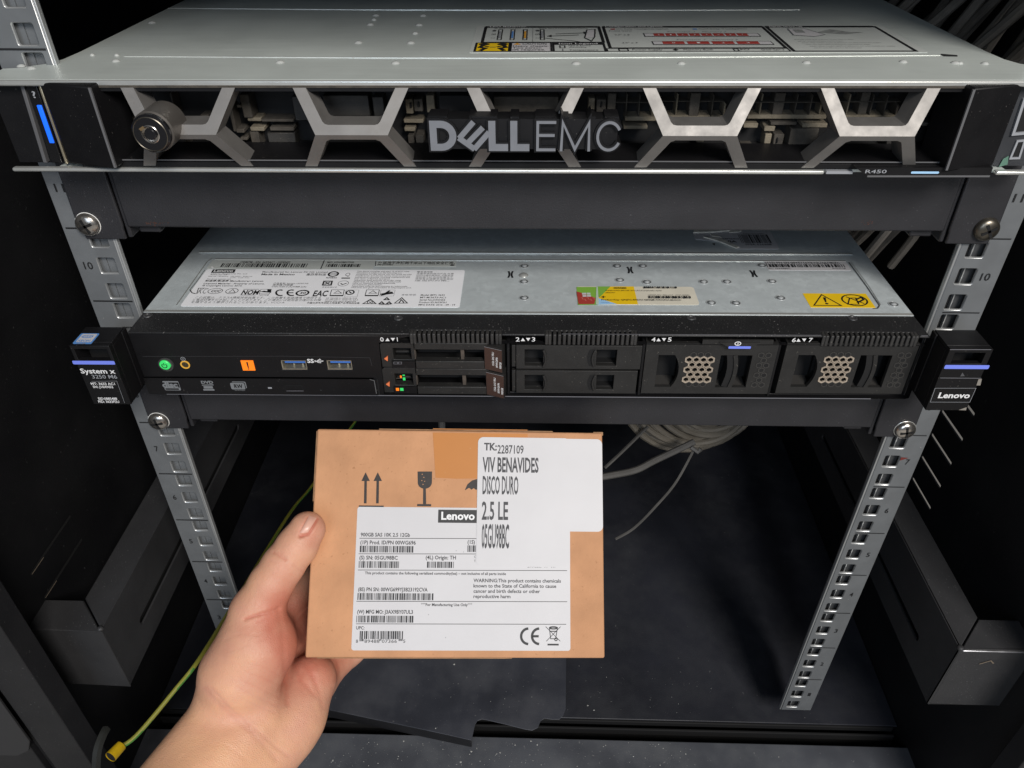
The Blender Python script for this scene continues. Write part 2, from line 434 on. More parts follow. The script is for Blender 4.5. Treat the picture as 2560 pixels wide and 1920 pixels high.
# front corner posts: three stepped vertical folds each side
def post(sx):
    b = MB(); fr = Frame((.025 if sx > 0 else 0, -.1, 0), X, Z, NY)
    def s_(a, c, d0, d1, z0, z1, m=CABM): b.box(fr, sx * a, sx * c, z0, z1, d0, d1, m)
    b.box(fr, sx * .305, sx * .3325, -.06, .68, -.0115, .005, CABM)
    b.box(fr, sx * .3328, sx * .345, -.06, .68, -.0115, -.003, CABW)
    b.box(fr, sx * .3453, sx * .385, -.06, .68, -.0115, .001, CABM)
    return b.build('corner_post', cab, bevel=.0008)
post(-1); post(1)
b = MB(); fr = Frame((0, -.1, 0), X, Z, NY)
u0, v0 = fr.at(41, 1790, .006)
b.prism(fr, [(-.375, .0985), (-.350, .0985), (-.3395, .106), (-.3345, .118), (-.3345, .19), (-.375, .19)], .0053, .0075, mat('hinge_plate_black', (.03, .03, .032), .5))
b.build('hinge_plate', cab, bevel=.0006)

# bent side brackets that tie the posts to the frame
def bracket(sx, label):
    # corner at (sx*.285, -.0637), top at .182, height .065; arm runs back along the side
    b = MB(); o = Vector((sx * .285, -.0637, 0))
    zt, zb = .182, .117
    m = mat('bracket_black', (.034, .034, .036), .52, 0, var=.15, vscale=25, rvar=.06, bump=.3, bscale=1500, specks=.45, sscale=1300, speck_col=(.2, .2, .2))
    xo = sx * .3085
    # side arm: vertical web with a long slot, top flange
    web = Frame((sx * .285, 0, 0), (0, 1, 0), (0, 0, 1), (-sx, 0, 0))
    slot = rrect(-.028, .20, .1385, .1445, .003, 4)
    b.prism(web, [(-.0637, zb), (.46, zb), (.46, zt), (-.0637, zt)], -.002, 0, m, holes=[slot])
    b.rect(web, -.03, .21, .132, .151, -.006, VOID)
    top = Frame((0, 0, zt), X, Y, Z)
    a0, a1 = sorted((sx * .285, sx * .3085))
    # mitred top flanges
    b.prism(top, [(sx * .2851, -.0630), (sx * .2851, .46), (xo, .46), (xo, -.0380)], -.002, 0, m)
    b.prism(top, [(sx * .286, -.0637), (xo, -.0395), (sx * .340, -.0395), (sx * .340, -.0637)], -.002, 0, m)
    face = Frame((0, -.0637, 0), X, Z, NY)
    b.box(face, sx * .285, sx * .340, zb, zt, -.002, 0, m)
    b.lathe(top, sx * .2862, -.0622, [(.0022, -.001), (.0022, .0006), (.0013, .0012), (.0001, .0013)], m, 10)
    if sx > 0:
        b.box(face, .2865, .3385, zt - .0009, zt + .0004, .0001, .0012, mat('bright_edge', (.42, .42, .44), .35, .8, var=.3, vscale=200))  # edge highlight painted on as a bright strip
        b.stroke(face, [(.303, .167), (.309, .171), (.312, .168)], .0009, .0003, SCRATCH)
    ob = b.build('frame_bracket', None, bevel=.0013)
    return tag(ob, label, 'bracket', 'bent steel brackets at the cabinet sides')
bracket(-1, 'dusty black angled bracket with a long slot, behind the hand at the cabinet left side')
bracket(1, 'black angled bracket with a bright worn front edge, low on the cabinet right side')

# ================================================================== mounting rails
def rail(sx, label):
    t = thing('mounting_rail', label, 'rack rail', (sx * .2365, 0, -.0026), (0, 0, 0), 'perforated mounting rails')
    fr = Frame((0, 0, 0), X, Z, NY)
    hole = []
    for k in range(0, 14):
        for off in (.25, .875, 1.625 - .125):
            zc = k * U + off * .0254
            if zc > .60: continue
            hole.append((sx * .2325, zc))
    hole = []
    for k in range(0, 14):
        for f in (.00635, .022225, .0381):
            zc = k * U + f
            if zc < .598: hole.append(zc)
    xi, xo = sx * .2240, sx * .2497
    b = MB()
    a, c = sorted((xi, xo))
    b.prism(fr, [(a, -.0026), (c, -.0026), (c, .652), (a, .652)], -.002, 0, RAILM,
            holes=[rrect(sx * .2325 - .00475, sx * .2325 + .00475, z - .00475, z + .00475, .0006, 1) for z in hole], side=RAILEDGE)
    web = Frame((xo, 0, 0), (0, 1, 0), Z, (sx, 0, 0))
    b.box(web, .0005, .045, -.0026, .652, -.002, 0, RAILM)
    ob = b.build('rail_body', t, bevel=.0004, seg=1)
    b = MB()                                              # rolled inner edge
    b.box(fr, xi, xi - sx * .0012, -.0026, .652, -.0032, -.0002, RAILEDGE)
    b.build('rail_lip', t, bevel=.0004)
    b = MB()                                              # stiffening channel seen through the holes
    if sx < 0:
        b.box(fr, -.2268, -.2345, -.0026, .652, -.0062, -.0048, RAILM); b.box(fr, -.2345, -.2480, -.0026, .652, -.0062, -.0040, RAILM)
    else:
        b.box(fr, .2268, .2328, -.0026, .652, -.0075, -.0062, VOID); b.box(fr, .2328, .2334, -.0026, .652, -.0075, -.0042, RAILEDGE); b.box(fr, .2334, .2480, -.0026, .652, -.0062, -.0048, mat('darkened_rail_channel', (.07, .072, .075), .5, .3))  # darkness of the right-hand holes put into a darker channel colour
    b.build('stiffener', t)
    b = MB()                                              # printed unit lines and numbers
    for k in range(1, 14):
        if sx < 0: b.rect(fr, -.2477, -.2252, k * U - .00045, k * U + .00045, .0003, INK)
        else: b.rect(fr, .2275, .2477, k * U - .00035, k * U + .00035, .0003, INK)
        w = .0024 if k < 10 else .0050
        uc = -.2430 if sx < 0 else .2427
        z0 = (k - .5) * U - .0021
        b.text(fr, str(k), uc - w / 2, z0, uc + w / 2, .0043, .0003, INK, .012)
    if sx > 0: b.poly(fr, [(.2375, 6.5 * U + .004), (.2425, 6.5 * U + .0035), (.2375, 6.5 * U + .0012)], .0003, mat('dark_red_mark', (.16, .025, .02), .6))
    b.build('unit_markings', t)
    return t
rail(-1, 'left zinc mounting rail with square holes and black unit numbers, partly behind the hand')
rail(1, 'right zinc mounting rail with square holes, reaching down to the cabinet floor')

# ================================================================== shelves and screws
ROLL = -.0067
def screw(parent, fr, u, v, washer, m, turn):
    b = MB(); R = .0062
    b.lathe(fr, u, v, [(R, 0), (R, .0011), (R * .93, .0022), (R * .72, .0031), (R * .4, .0036), (.00005, .0038)], m, 28)
    for a in (turn, turn + 90):
        c, s = math.cos(math.radians(a)), math.sin(math.radians(a))
        L, w = R * .62, .0007
        q = [(u + c * L - s * w, v + s * L + c * w), (u - c * L - s * w, v - s * L + c * w), (u - c * L + s * w, v - s * L - c * w), (u + c * L + s * w, v + s * L - c * w)]
        b.prism(fr, q, .0026, .00385, VOID)
    ob = b.build('screw', parent, smooth_angle=50)
    if washer:
        b = MB(); b.lathe(fr, u, v, [(R * .9, -.0012), (R * 1.10, -.0012), (R * 1.12, -.0004), (R * 1.02, 0)], washer, 28); b.build('washer', ob)
    return ob
def shelf(z0, pb, pt, label, cfg):
    t = thing('rack_shelf', label, 'shelf', (-.0010, 0, z0), (0, ROLL, 0), 'black shelves carrying the servers')
    fr = frame_of(t, (0, -.0015, 0), X, Z, NY)
    b = MB()
    b.box(fr, -.2125, .2125, pb, pt, -.0028, 0, BLACK)
    b.box(fr, -.2125, .2125, pb, pb + .002, -.016, -.003, BLACK)
    b.build('front_panel', t, bevel=.0012, seg=3)
    b = MB()
    b.box(fr, -.2165, .2165, pt - .0035, pt - .0015, -.50, -.003, BLACK)
    for sx in (-1, 1): b.box(fr, sx * .2165, sx * .2185, pb + .002, pt - .0015, -.50, -.004, BLACK)
    b.build('tray', t, bevel=.0004)
    for sx in (-1, 1):
        b = MB()
        c = cfg[0] if sx < 0 else cfg[1]
        pts = [(sx * .2148, pb - .0065), (sx * .2148, pb - .001), (sx * .2143, pb + .002), (sx * .2143, pt), (sx * .2380, pt), (sx * .2385, pb + .004), (sx * .2362, pb - .0065)]
        b.prism(fr, pts, -.0012, .0010, BLACK)
        b.box(fr, sx * .2146, sx * .2122, pb - .0065, pt, -.016, -.0014, BLACK)
        b.build('side_bracket', t, bevel=.0007)
        b = MB(); b.box(fr, sx * .2090, sx * .1975, pb - .0048, pb - .0004, -.012, -.004, BLACK); b.build('lower_tab', t, bevel=.001)
        sfr = frame_of(t, (0, -.0026, 0), X, Z, NY)
        ob = screw(t, sfr, sx * .2322, .00635 - .0012, c[0], c[1], c[2])
    return t
SCR_L = mat('steel_screw', (.50, .47, .43), .24, .92, var=.25, vscale=300)
s1 = shelf(10 * U, .0028, .0428, 'black shelf with a plain front panel carrying the upper server with the hexagon bezel', ((WASHER, SCR_L, 20), (None, DARKSCR, 30)))
s2 = shelf(7 * U, .0052, .0412, 'black shelf under the lower server with drive bays, just above the box', ((WASHER, SCR_L, 10), (EDGE, CHROME, 12)))
# rust marks along the lower edge of the upper shelf
fr = frame_of(s1, (0, -.0015, 0), X, Z, NY)
RUST = mat('rust', (.13, .045, .022), .9, 0, var=.4, vscale=400)
for px, py, n, sp in ((388, 557, 40, 13), (2168, 557, 14, 6)):
    b = MB()
    for _ in range(n):
        u, v = fr.at(px + RND.gauss(0, sp), py + RND.gauss(0, 2.6)); r = RND.uniform(.00008, .0003)
        b.poly(fr, [(u + r * RND.uniform(.5, 1.3) * math.cos(a), v + r * RND.uniform(.4, 1) * math.sin(a)) for a in [k * 1.047 for k in range(6)]], .00025 + RND.random() * .00005, RUST)
    b.build('rust_mark', s1)

# ================================================================== upper server
dell = thing('rack_server', 'upper grey steel server with hexagon grille bezel, cylinder lock and raised silver lettering', 'server', (-.0042, -.026, .508), (0, ROLL, 0), 'rack servers')
DF = frame_of(dell, (0, 0, 0), X, Z, NY)
DT = frame_of(dell, (0, 0, .0200), X, Y, Z)
BOT = -.0202
b = MB()
ol = [(-.2405, .0012), (-.2405, .0200), (-.2330, .0215), (-.2290, .0255), (-.2245, .0290), (-.2215, .0370), (-.2205, .052), (-.2205, .60)]
orr = [(.2205, .60), (.2205, .052), (.2215, .0370), (.2245, .0290), (.2290, .0255), (.2330, .0215), (.2405, .0200), (.2405, .0012)]
b.prism(DT, ol + orr, -.0016, 0, STEEL)
cover = b.build('top_cover', dell, bevel=.0004)
b = MB(); b.box(DF, -.2408, .2408, .0175, .0201, -.0010, .0006, EDGE); b.build('cover_lip', dell, bevel=.0010, seg=4)
b = MB()                                                      # fold lines of the cover
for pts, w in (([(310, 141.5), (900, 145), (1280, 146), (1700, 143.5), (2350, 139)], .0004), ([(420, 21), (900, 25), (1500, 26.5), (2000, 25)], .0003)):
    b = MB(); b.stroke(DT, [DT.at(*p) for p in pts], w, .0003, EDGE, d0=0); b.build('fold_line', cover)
                                                              # embossed dimples and rivets
riv = [(290, 153, 1.1), (700, 156, 1.2), (231, 138.5, .7), (292, 139, .7), (940, 39, 1.2), (935, 50, .9), (926, 62, 1.2), (1058, 39.5, 1.2), (1048, 63, 1.2), (1038, 84, 1), (896, 107, 1.2), (1027, 107.5, 1.2),
       (989, 158, 1.2), (1440, 159, 1.2), (1703, 159, 1.1), (2016, 157, 1.1), (2258, 155, 1.1), (2388, 158, 1.2), (2400, 159, .8), (2462, 159.5, 1), (53, 166, 1.1), (78, 171.5, 1.1), (380, 57, 1.3)]
DIMPLE = mat('polished_dimple', (.80, .82, .79), .24, .45)
for px, py, r in riv:
    u, v = DT.at(px, py)
    b = MB(); b.lathe(DT, u, v, [(.0018 * r, 0), (.0013 * r, .0006), (.0006 * r, .0009), (.00002, .00095)], DIMPLE, 14); b.build('rivet', cover)
b = MB()
us, vs = DT.at(1655 + 700, 138.5); b.prism(DT, [(us, vs - .0022), (us + .006, vs - .0026), (us + .0065, vs - .001), (us, vs + .0015)], .0001, .0004, VOID); b.build('notch', cover)

# information label
b = MB()
TL, BL_, BR_, TR = DT.at(1189, 65), DT.at(1175, 134.5), DT.at(2316, 130), DT.at(2206, 65)
uL = (TL[0] + BL_[0]) / 2; uR = (BR_[0] + TR[0]) / 2; vB = (BL_[1] + BR_[1]) / 2; vT = (TL[1] + TR[1]) / 2
b.prism(DT, rrect(uL, uR, vB, vT, .0012), 0, .00015, PAPERG)
LW, LH = uR - uL, vT - vB
LF = DT.shift(uL, vB)                      # label space: 0..1 across, 0..1 up
def lx(t): return t * LW
def ly(t): return t * LH
def lrect(x0, x1, y0, y1, m, d=.0003): b.rect(LF, lx(x0), lx(x1), ly(y0), ly(y1), d, m)
def lframe(x0, x1, y0, y1, w=.0016, m=INK, d=.0003): b.stroke(LF, [(lx(x0), ly(y0)), (lx(x1), ly(y0)), (lx(x1), ly(y1)), (lx(x0), ly(y1))], w, d, m, closed=True)
def ltext(s, x0, x1, y0, h, m=INK, bold=.0, d=.00045): b.text(LF, s, lx(x0), ly(y0), lx(x1), ly(h), d, m, bold)
lrect(.022, .305, .915, .975, INK); ltext('LED Behavior', .034, .125, .922, .045, WHITE, .01)
lframe(.024, .303, .35, .945, .0016)
ltext('Left Status Control Panel', .045, .11, .865, .03, INKG); lrect(.140, .1406, .36, .90, INKG); ltext('Quick Sync 2 Control Panel Option', .155, .275, .86, .03, INKG)
for x, c in ((.062, PAPERG), (.092, BLUEP), (.122, mat('amber_print', (.75, .36, .02), .5)), (.163, PAPERG)):
    b.stroke(LF, [(lx(x - .0045), ly(.44)), (lx(x + .0045), ly(.44)), (lx(x + .0045), ly(.84)), (lx(x - .0045), ly(.84))], .0006, .0003, INK, closed=True)
    lrect(x - .0022, x + .0022, .50, .76, c if c is not PAPERG else GREYP, .0004)
for x in (.042, .147):
    for yy, s in ((.76, 'i'), (.62, '(o)'), (.48, '--')): ltext(s, x, x + .010, yy, .06, INKG)
b.stroke(LF, [(lx(.195), ly(.66)), (lx(.262), ly(.70))], .0009, .0003, INK); b.stroke(LF, [(lx(.185), ly(.58)), (lx(.25), ly(.62))], .0009, .0003, INK)
b.poly(LF, [(lx(.262), ly(.66)), (lx(.274), ly(.71)), (lx(.262), ly(.75))], .0003, INK); b.poly(LF, [(lx(.185), ly(.54)), (lx(.173), ly(.575)), (lx(.185), ly(.63))], .0003, INK)
b.stroke(LF, [(lx(.17), ly(.50)), (lx(.20), ly(.45)), (lx(.235), ly(.40)), (lx(.25), ly(.36))], .0007, .0003, INK)
b.poly(LF, [(lx(.262), ly(.50)), (lx(.272), ly(.82)), (lx(.292), ly(.84)), (lx(.286), ly(.54))], .0003, PAPERW)
b.stroke(LF, [(lx(.262), ly(.50)), (lx(.272), ly(.82)), (lx(.292), ly(.84)), (lx(.286), ly(.54)), (lx(.276), ly(.38)), (lx(.268), ly(.46))], .0007, .0004, INK, closed=True)
lrect(.012, .088, .035, .325, YELLOW); lframe(.012, .088, .035, .325, .0012)
for sx, x in ((1, .032), (-1, .070)):                        # two people lifting a chassis
    b.poly(LF, circ(lx(x - sx * .002), ly(.27), .0028, 10, .0022), .00045, INK)
    b.stroke(LF, [(lx(x - sx * .005), ly(.23)), (lx(x - sx * .010), ly(.16)), (lx(x + sx * .003), ly(.13)), (lx(x - sx * .006), ly(.065)), (lx(x - sx * .001), ly(.055))], .0022, .00045, INK)
    b.stroke(LF, [(lx(x - sx * .004), ly(.22)), (lx(x + sx * .010), ly(.17))], .0012, .0005, INK)
lrect(.044, .058, .15, .185, mat('mustard_print', (.50, .36, .03), .5), .00045)
lrect(.091, .180, .035, .325, PAPERW); lframe(.091, .181, .035, .325, .0012)
b.poly(LF, [(lx(.096), ly(.255)), (lx(.105), ly(.315)), (lx(.114), ly(.255))], .0004, mat('amber_print', (.75, .36, .02))); ltext('CAUTION', .117, .172, .252, .062, INKL, .015)
for i, s in enumerate(('Heavy chassis.', 'Two person', 'lift required.')): ltext(s, .096, (.176, .160, .168)[i], .183 - i * .062, .042, INKG, .008)
lrect(.186, .302, .26, .325, INK); ltext('Icon Legend', .20, .288, .268, .042, WHITE, .012); lframe(.187, .302, .035, .32, .0012)
ltext('Hard Drive', .222, .272, .205, .034, INKG); ltext('Activity', .222, .262, .150, .034, INKG); ltext('Temperature', .222, .286, .055, .036, INKG)
b.stroke(LF, [(lx(.202), ly(.15)), (lx(.213), ly(.15)), (lx(.213), ly(.23)), (lx(.202), ly(.23))], .0006, .0003, INK, closed=True); lrect(.206, .209, .055, .12, INKL)
lrect(.312, .706, .915, .975, INK); ltext('Configuration and Layout', .318, .46, .922, .045, WHITE, .01)
lframe(.314, .704, .15, .945, .0016)
lrect(.33, .341, .83, .87, RED); ltext('Hot Swap Touchpoints (typical)', .345, .47, .832, .033, INKG); lrect(.53, .54, .83, .87, BLUEP); ltext('Cold Swap Touchpoints', .544, .66, .832, .033, INKG)
ltext('Front View', .325, .38, .75, .036, INKG); ltext('2.5" x 8', .335, .37, .60, .036, INKG); ltext('3.5" x 4', .345, .38, .30, .036, INKG)
for yy, n in ((.56, 8), (.26, 4)):
    x0 = .405 if n == 8 else .415
    b.stroke(LF, [(lx(x0), ly(yy)), (lx(x0 + .27), ly(yy)), (lx(x0 + .27), ly(yy + .12)), (lx(x0), ly(yy + .12))], .0006, .0003, INK, closed=True)
    lrect(x0 + .001, x0 + .269, yy + .01, yy + .11, PAPERW, .00035)
    for k in range(n):
        w = .225 / n; lrect(x0 + .022 + k * w, x0 + .022 + (k + .88) * w, yy + .015, yy + .105, RED, .0004)
        ltext(str(k), x0 + .021 + (k + .4) * w, x0 + .021 + (k + .52) * w, yy + .04, .04, WHITE)
    ltext('Processor 1    Memory 2', x0 + .06, x0 + .20, yy + .16, .03, INKL)
lframe(.306, .706, .035, .13, .0007)
for s, x0, x1 in (('Power Supply', .362, .428), ('Memory Bank', .475, .54), ('PCI', .60, .618), ('Quick Sync 2', .645, .695)): ltext(s, x0, x1, .062, .04, INKG)
b.poly(LF, [(lx(.45), ly(.08)), (lx(.457), ly(.11)), (lx(.464), ly(.08)), (lx(.457), ly(.05))], .0004, INK)
lframe(.332, .352, .05, .115, .0006); lframe(.585, .595, .05, .11, .0005)
lrect(.712, .975, .915, .975, INK); ltext('Express Service Tag', .72, .80, .922, .045, WHITE, .01); lframe(.714, .978, .04, .945, .0016)
GR2 = mat('halftone_print', (.28, .29, .28), .6, 0, var=.3, vscale=300)
b.poly(LF, [(lx(.755), ly(.60)), (lx(.76), ly(.86)), (lx(.80), ly(.86)), (lx(.83), ly(.62)), (lx(.80), ly(.55))], .0003, PAPERW)
b.stroke(LF, [(lx(.755), ly(.60)), (lx(.76), ly(.86)), (lx(.80), ly(.86)), (lx(.83), ly(.62)), (lx(.80), ly(.55))], .0006, .0004, INKL, closed=True)
lrect(.768, .790, .70, .82, GR2, .00045)
b.poly(LF, [(lx(.82), ly(.72)), (lx(.86), ly(.84)), (lx(.90), ly(.72)), (lx(.93), ly(.72)), (lx(.88), ly(.64))], .0003, GR2)
for k in range(6): ltext('scan the code with a phone to see how-to steps', .745 + .004 * k, (.88, .85, .93, .90, .95, .87)[k], .43 - k * .06, .025, GR2)
b.build('information_label', cover)

# bezel: black ring, floor sill, end caps
b = MB()
zt1 = DF.at(1280, 212)[1]; zt2 = DF.at(1280, 229)[1]; zb1 = DF.at(1280, 402)[1]; zb2 = DF.at(1280, 419)[1]
b.box(DF, -.207, .2035, zt2, zt1, -.014, 0, PLAST)
b.box(DF, -.207, .2035, zt1 - .0012, zt1 - .0002, -.0010, .0006, DUSTYD)
b.prism(frame_of(dell, (-.207, 0, 0), Y, Z, X), [(0, zb2), (.020, zb2), (.020, zb1 + .0016), (.0042, zb1), (.0012, zb1 - .0002), (0, zb1 - .0012)], 0, .4105, PLAST)
b.box(DF, -.19, .19, zb1 - .0002, zb1 + .0003, .0002, .0006, mat('pale_bezel_edge', (.12, .12, .125), .4))  # paler line along the front edge of the sill
bezel = b.build('bezel', dell)
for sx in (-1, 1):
    b = MB()
    if sx < 0: o_t, o_b, i_t, i_b = DF.at(99, 205), DF.at(170, 410), DF.at(222, 217, .007), DF.at(288, 421, .007)
    else: o_t, o_b, i_t, i_b = DF.at(2557, 208), DF.at(2486, 415), DF.at(2437, 222, .007), DF.at(2365, 430, .007)
    xo = (o_t[0] + o_b[0]) / 2; xi = (i_t[0] + i_b[0]) / 2; zt = .5 * (o_t[1] + i_t[1]); zb = .5 * (o_b[1] + i_b[1])
    p = [DF.pt(xo, zt, 0), DF.pt(xi, zt, .007), DF.pt(xi, zb, .007), DF.pt(xo, zb, 0)]
    q = [DF.pt(xo, zt, -.016), DF.pt(xi - sx * .003, zt, -.016), DF.pt(xi - sx * .003, zb, -.016), DF.pt(xo, zb, -.016)]
    (b.hexa(p[::-1] + q[::-1], PLAST) if sx > 0 else b.hexa(p + q, PLAST))
    b.build('end_cap', bezel, bevel=.0008, seg=2)
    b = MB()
    b.box(DF.shift(0, 0, .007), xi - .0005, xi + .0005, zb + .0006, zt - .0006, -.001, .0001, mat('pale_bezel_edge', (.12, .12, .125), .4)); b.build('cap_edge', bezel)  # highlight on the cap edge painted as a paler strip
# hexagon struts
def strut_pts(cu, lock=False):
    """half-width profile: (u, z, d) loops of the front skin"""
    zt, zi, zm, zl, zb = .0182, .0034, -.0004, -.0028, -.0182
    P = .010
    def d(z): return P * (zt - z) / (zt - zm) if z > zm else P * (z - zb) / (zm - zb)
    up = []
    outer = [(25.9, zt), (16.0, zm)]
    inner = [(20.2, zt), (12.7, zi + .0012), (11.7, zi + .0003), (10.2, zi)]
    lo_in = [(10.4, zl - .0002), (12.0, zl - .0009), (20.2, zb)]
    return outer, inner, lo_in, zt, zi, zm, zl, zb, d
def strut(cu, lock):
    outer, inner, lo_in, zt, zi, zm, zl, zb, d = strut_pts(cu)
    b = MB(); T = .0125
    def P3(u, z, back=0.): return DF.pt(cu + u, z, d(z) - back)
    def skin(pts2, fold=False):
        n = len(pts2); top = [P3(u, z) for u, z in pts2]; bot = [P3(u, z, T) for u, z in pts2]
        fs = [tuple(range(n)), tuple(range(2 * n - 1, n - 1, -1))] + [(i, n + i, n + (i + 1) % n, (i + 1) % n) for i in range(n)]
        b.add(top + bot, fs, BRONZE)
    for s in (-1, 1):
        if lock and s < 0:
            pass
        L = [(.0259 * s, zt), (.016 * s, zm), (.0102 * s, zm), (.0102 * s, zi), (.0117 * s, zi + .0003), (.0127 * s, zi + .0012), (.0202 * s, zt)]
        skin(L if s > 0 else L[::-1])
        L = [(.016 * s, zm), (.0259 * s, zb), (.0202 * s, zb), (.012 * s, zl - .0009), (.0104 * s, zl - .0002), (.0102 * s, zl), (.0102 * s, zm)]
        skin(L if s > 0 else L[::-1])
    skin([(-.0102, zm), (.0102, zm), (.0102, zi), (-.0102, zi)]); skin([(-.0102, zl), (.0102, zl), (.0102, zm), (-.0102, zm)])
    bm_fix(b); return b.build('hexagon_strut', bezel, smooth_angle=20)
def bm_fix(b):
    me = bpy.data.meshes.new('x'); me.from_pydata([tuple(v) for v in b.v], [], b.f); bm = bmesh.new(); bm.from_mesh(me)
    bmesh.ops.recalc_face_normals(bm, faces=bm.faces); bm.verts.ensure_lookup_table()
    b.f = [tuple(v.index for v in f.verts) for f in bm.faces]; bm.free(); bpy.data.meshes.remove(me)
for k in range(-2, 3): strut(.0760 * k - .0001, k == -2)
# cylinder lock at the left strut
lu, lv = DF.at(377, 335, .020)
b = MB()
b.lathe(DF, lu, lv, [(.0088, .002), (.0088, .0170), (.0081, .0180)], mat('dark_bronze_metal', (.15, .138, .125), .5, .6), 40)
LOCKF = mat('lock_face', (.016, .016, .018), .22, .3)
b.lathe(DF, lu, lv, [(.0082, .0170), (.0082, .0196), (.0074, .0206), (.0039, .0206)], LOCKF, 40, cap=False)
b.lathe(DF, lu, lv, [(.0074, .0206), (.0071, .0208), (.0069, .0206)], DARKSCR, 40, cap=False)
b.lathe(DF, lu, lv, [(.0039, .0206), (.0036, .0208), (.0034, .0205), (.0034, .0188), (.0025, .0188)], CHROME, 28, cap=False)
b.lathe(DF, lu, lv, [(.0025, .0186), (.0025, .0206), (.0021, .0210), (.0001, .0211)], LOCKF, 24)
b.prism(DF, [(lu - .0042, lv + .0024), (lu - .0022, lv + .0036), (lu - .0016, lv + .0026), (lu - .0034, lv + .0014)], .0195, .0208, mat('worn_brass', (.35, .24, .12), .4, .8))
b.build('lock', bezel, smooth_angle=30)
# dusty drive carriers behind the grille
b = MB()
b.box(DF, -.207, .205, zb2, zt1, -.030, -.0285, VOID); b.box(DF, -.207, .205, zt2, zt1, -.0285, -.0142, VOID)
b.box(DF, -.207, .205, zb2, zb1 - .0004, -.0285, -.0205, VOID)
for s in (-1, 1): b.box(DF, s * .2065, s * .2055, zb2, zt1, -.0285, -.0165, VOID)
b.build('bezel_interior', dell)
parts = [
 (295, 295, 345, 303, DUSTYD), (300, 316, 340, 323, DUSTYD), (437, 232, 441, 288, DUSTYD), (463, 345, 468, 366, DUSTYD), (500, 288, 520, 294, DUSTYD),
 (583, 263, 592, 330, DUSTYD), (592, 263, 604, 270, DUSTYD), (592, 322, 612, 332, DUSTYD), (604, 240, 607, 268, DUSTYD), (600, 345, 618, 352, DUSTYD),
 (611, 235, 633, 294, DUSTYD), (619, 295, 653, 304, DUSTY), (628, 316, 663, 326, DUSTY), (632, 328, 653, 368, DUSTYD),
 (655, 297, 735, 304, DUSTYD), (675, 318, 735, 328, DUSTYD), (740, 240, 780, 300, PLASTD), (812, 240, 925, 292, PLASTD), (935, 244, 962, 296, PLASTD), (672, 334, 740, 366, PLASTD),
 (1016, 247, 1034, 284, DUSTY), (1036, 247, 1058, 278, DUSTYD), (1009, 299, 1058, 309, DUSTY), (1011, 319, 1038, 329, DUSTY), (1022, 337, 1036, 362, DUSTYD), (1040, 337, 1060, 358, DUSTYD), (1067, 240, 1087, 283, DUSTY), (1070, 300, 1082, 332, DUSTYD),
 (1100, 240, 1190, 300, VOID), (1235, 243, 1395, 290, DUSTYD), (1240, 292, 1390, 300, DUSTY),
 (1470, 247, 1486, 288, DUSTY), (1490, 247, 1513, 282, DUSTYD), (1517, 234, 1538, 286, DUSTYD),
 (1540, 255, 1640, 258, DUSTYD), (1562, 291, 1640, 302, DUSTY), (1558, 313, 1618, 322, DUSTY), (1594, 236, 1597, 291, DUSTYD), (1563, 236, 1566, 291, DUSTYD), (1628, 262, 1631, 291, DUSTY), (1740, 345, 1760, 356, DUSTY),
 (1655, 254, 1812, 257, DUSTYD), (1687, 236, 1691, 290, DUSTY), (1720, 232, 1745, 290, DUSTYD), (1775, 236, 1778, 290, DUSTYD), (1806, 258, 1811, 286, DUSTY), (1660, 288, 1806, 294, DUSTY),
 (1880, 254, 2060, 257, DUSTYD), (1898, 236, 1902, 288, DUSTY), (1930, 233, 1956, 287, DUSTYD), (1985, 236, 1988, 287, DUSTYD), (2020, 236, 2023, 287, DUSTYD), (2048, 262, 2052, 287, DUSTY), (1868, 287, 2066, 298, DUSTY), (1858, 308, 1894, 320, DUSTY), (1925, 303, 1990, 312, DUSTYD), (2004, 307, 2066, 318, DUSTY),
 (1909, 315, 1936, 328, DUSTY), (1909, 336, 1925, 370, DUSTY), (1930, 334, 1954, 366, DUSTYD), (1966, 320, 2035, 372, DUSTYD), (1855, 366, 1885, 370, DUSTYD),
 (2100, 254, 2255, 257, DUSTYD), (2113, 236, 2117, 288, DUSTY), (2144, 232, 2166, 288, DUSTYD), (2171, 236, 2174, 288, DUSTYD), (2204, 236, 2207, 288, DUSTYD), (2236, 262, 2242, 288, DUSTYD), (2105, 287, 2240, 294, DUSTY),
 (2300, 305, 2350, 314, PLASTD), (2215, 345, 2230, 368, PLASTD)]
b = MB(); bd = -.020
slots = [(1026, 255, 1031, 268), (1045, 253, 1050, 266), (1500, 252, 1505, 266), (1938, 342, 1942, 356)]
for x0, y0, x1, y1, m in parts:
    u0, v0 = DF.at(x0, y1, bd); u1, _ = DF.at(x1, y1, bd); _, v1 = DF.at(x0, y0, bd)
    dd = RND.uniform(-.0012, .0012)
    b = MB(); b.box(DF, u0, u1, v0, v1, -.0284, bd + dd, m)
    for sx0, sy0, sx1, sy1 in slots:
        if x0 <= sx0 and sx1 <= x1 and y0 <= sy0 and sy1 <= y1:
            su0, sv0 = DF.at(sx0, sy1, bd); su1, _ = DF.at(sx1, sy1, bd); _, sv1 = DF.at(sx0, sy0, bd); b.box(DF, su0, su1, sv0, sv1, bd, bd + .0016, VOID)
    b.build('carrier_bar', dell, bevel=.0003, seg=1)
b = MB(); u, v = DF.at(450, 293, bd); b.box(DF, u - .002, u + .002, v - .0005, v + .0005, bd, bd + .0015, RED); b.build('release_tab', dell)
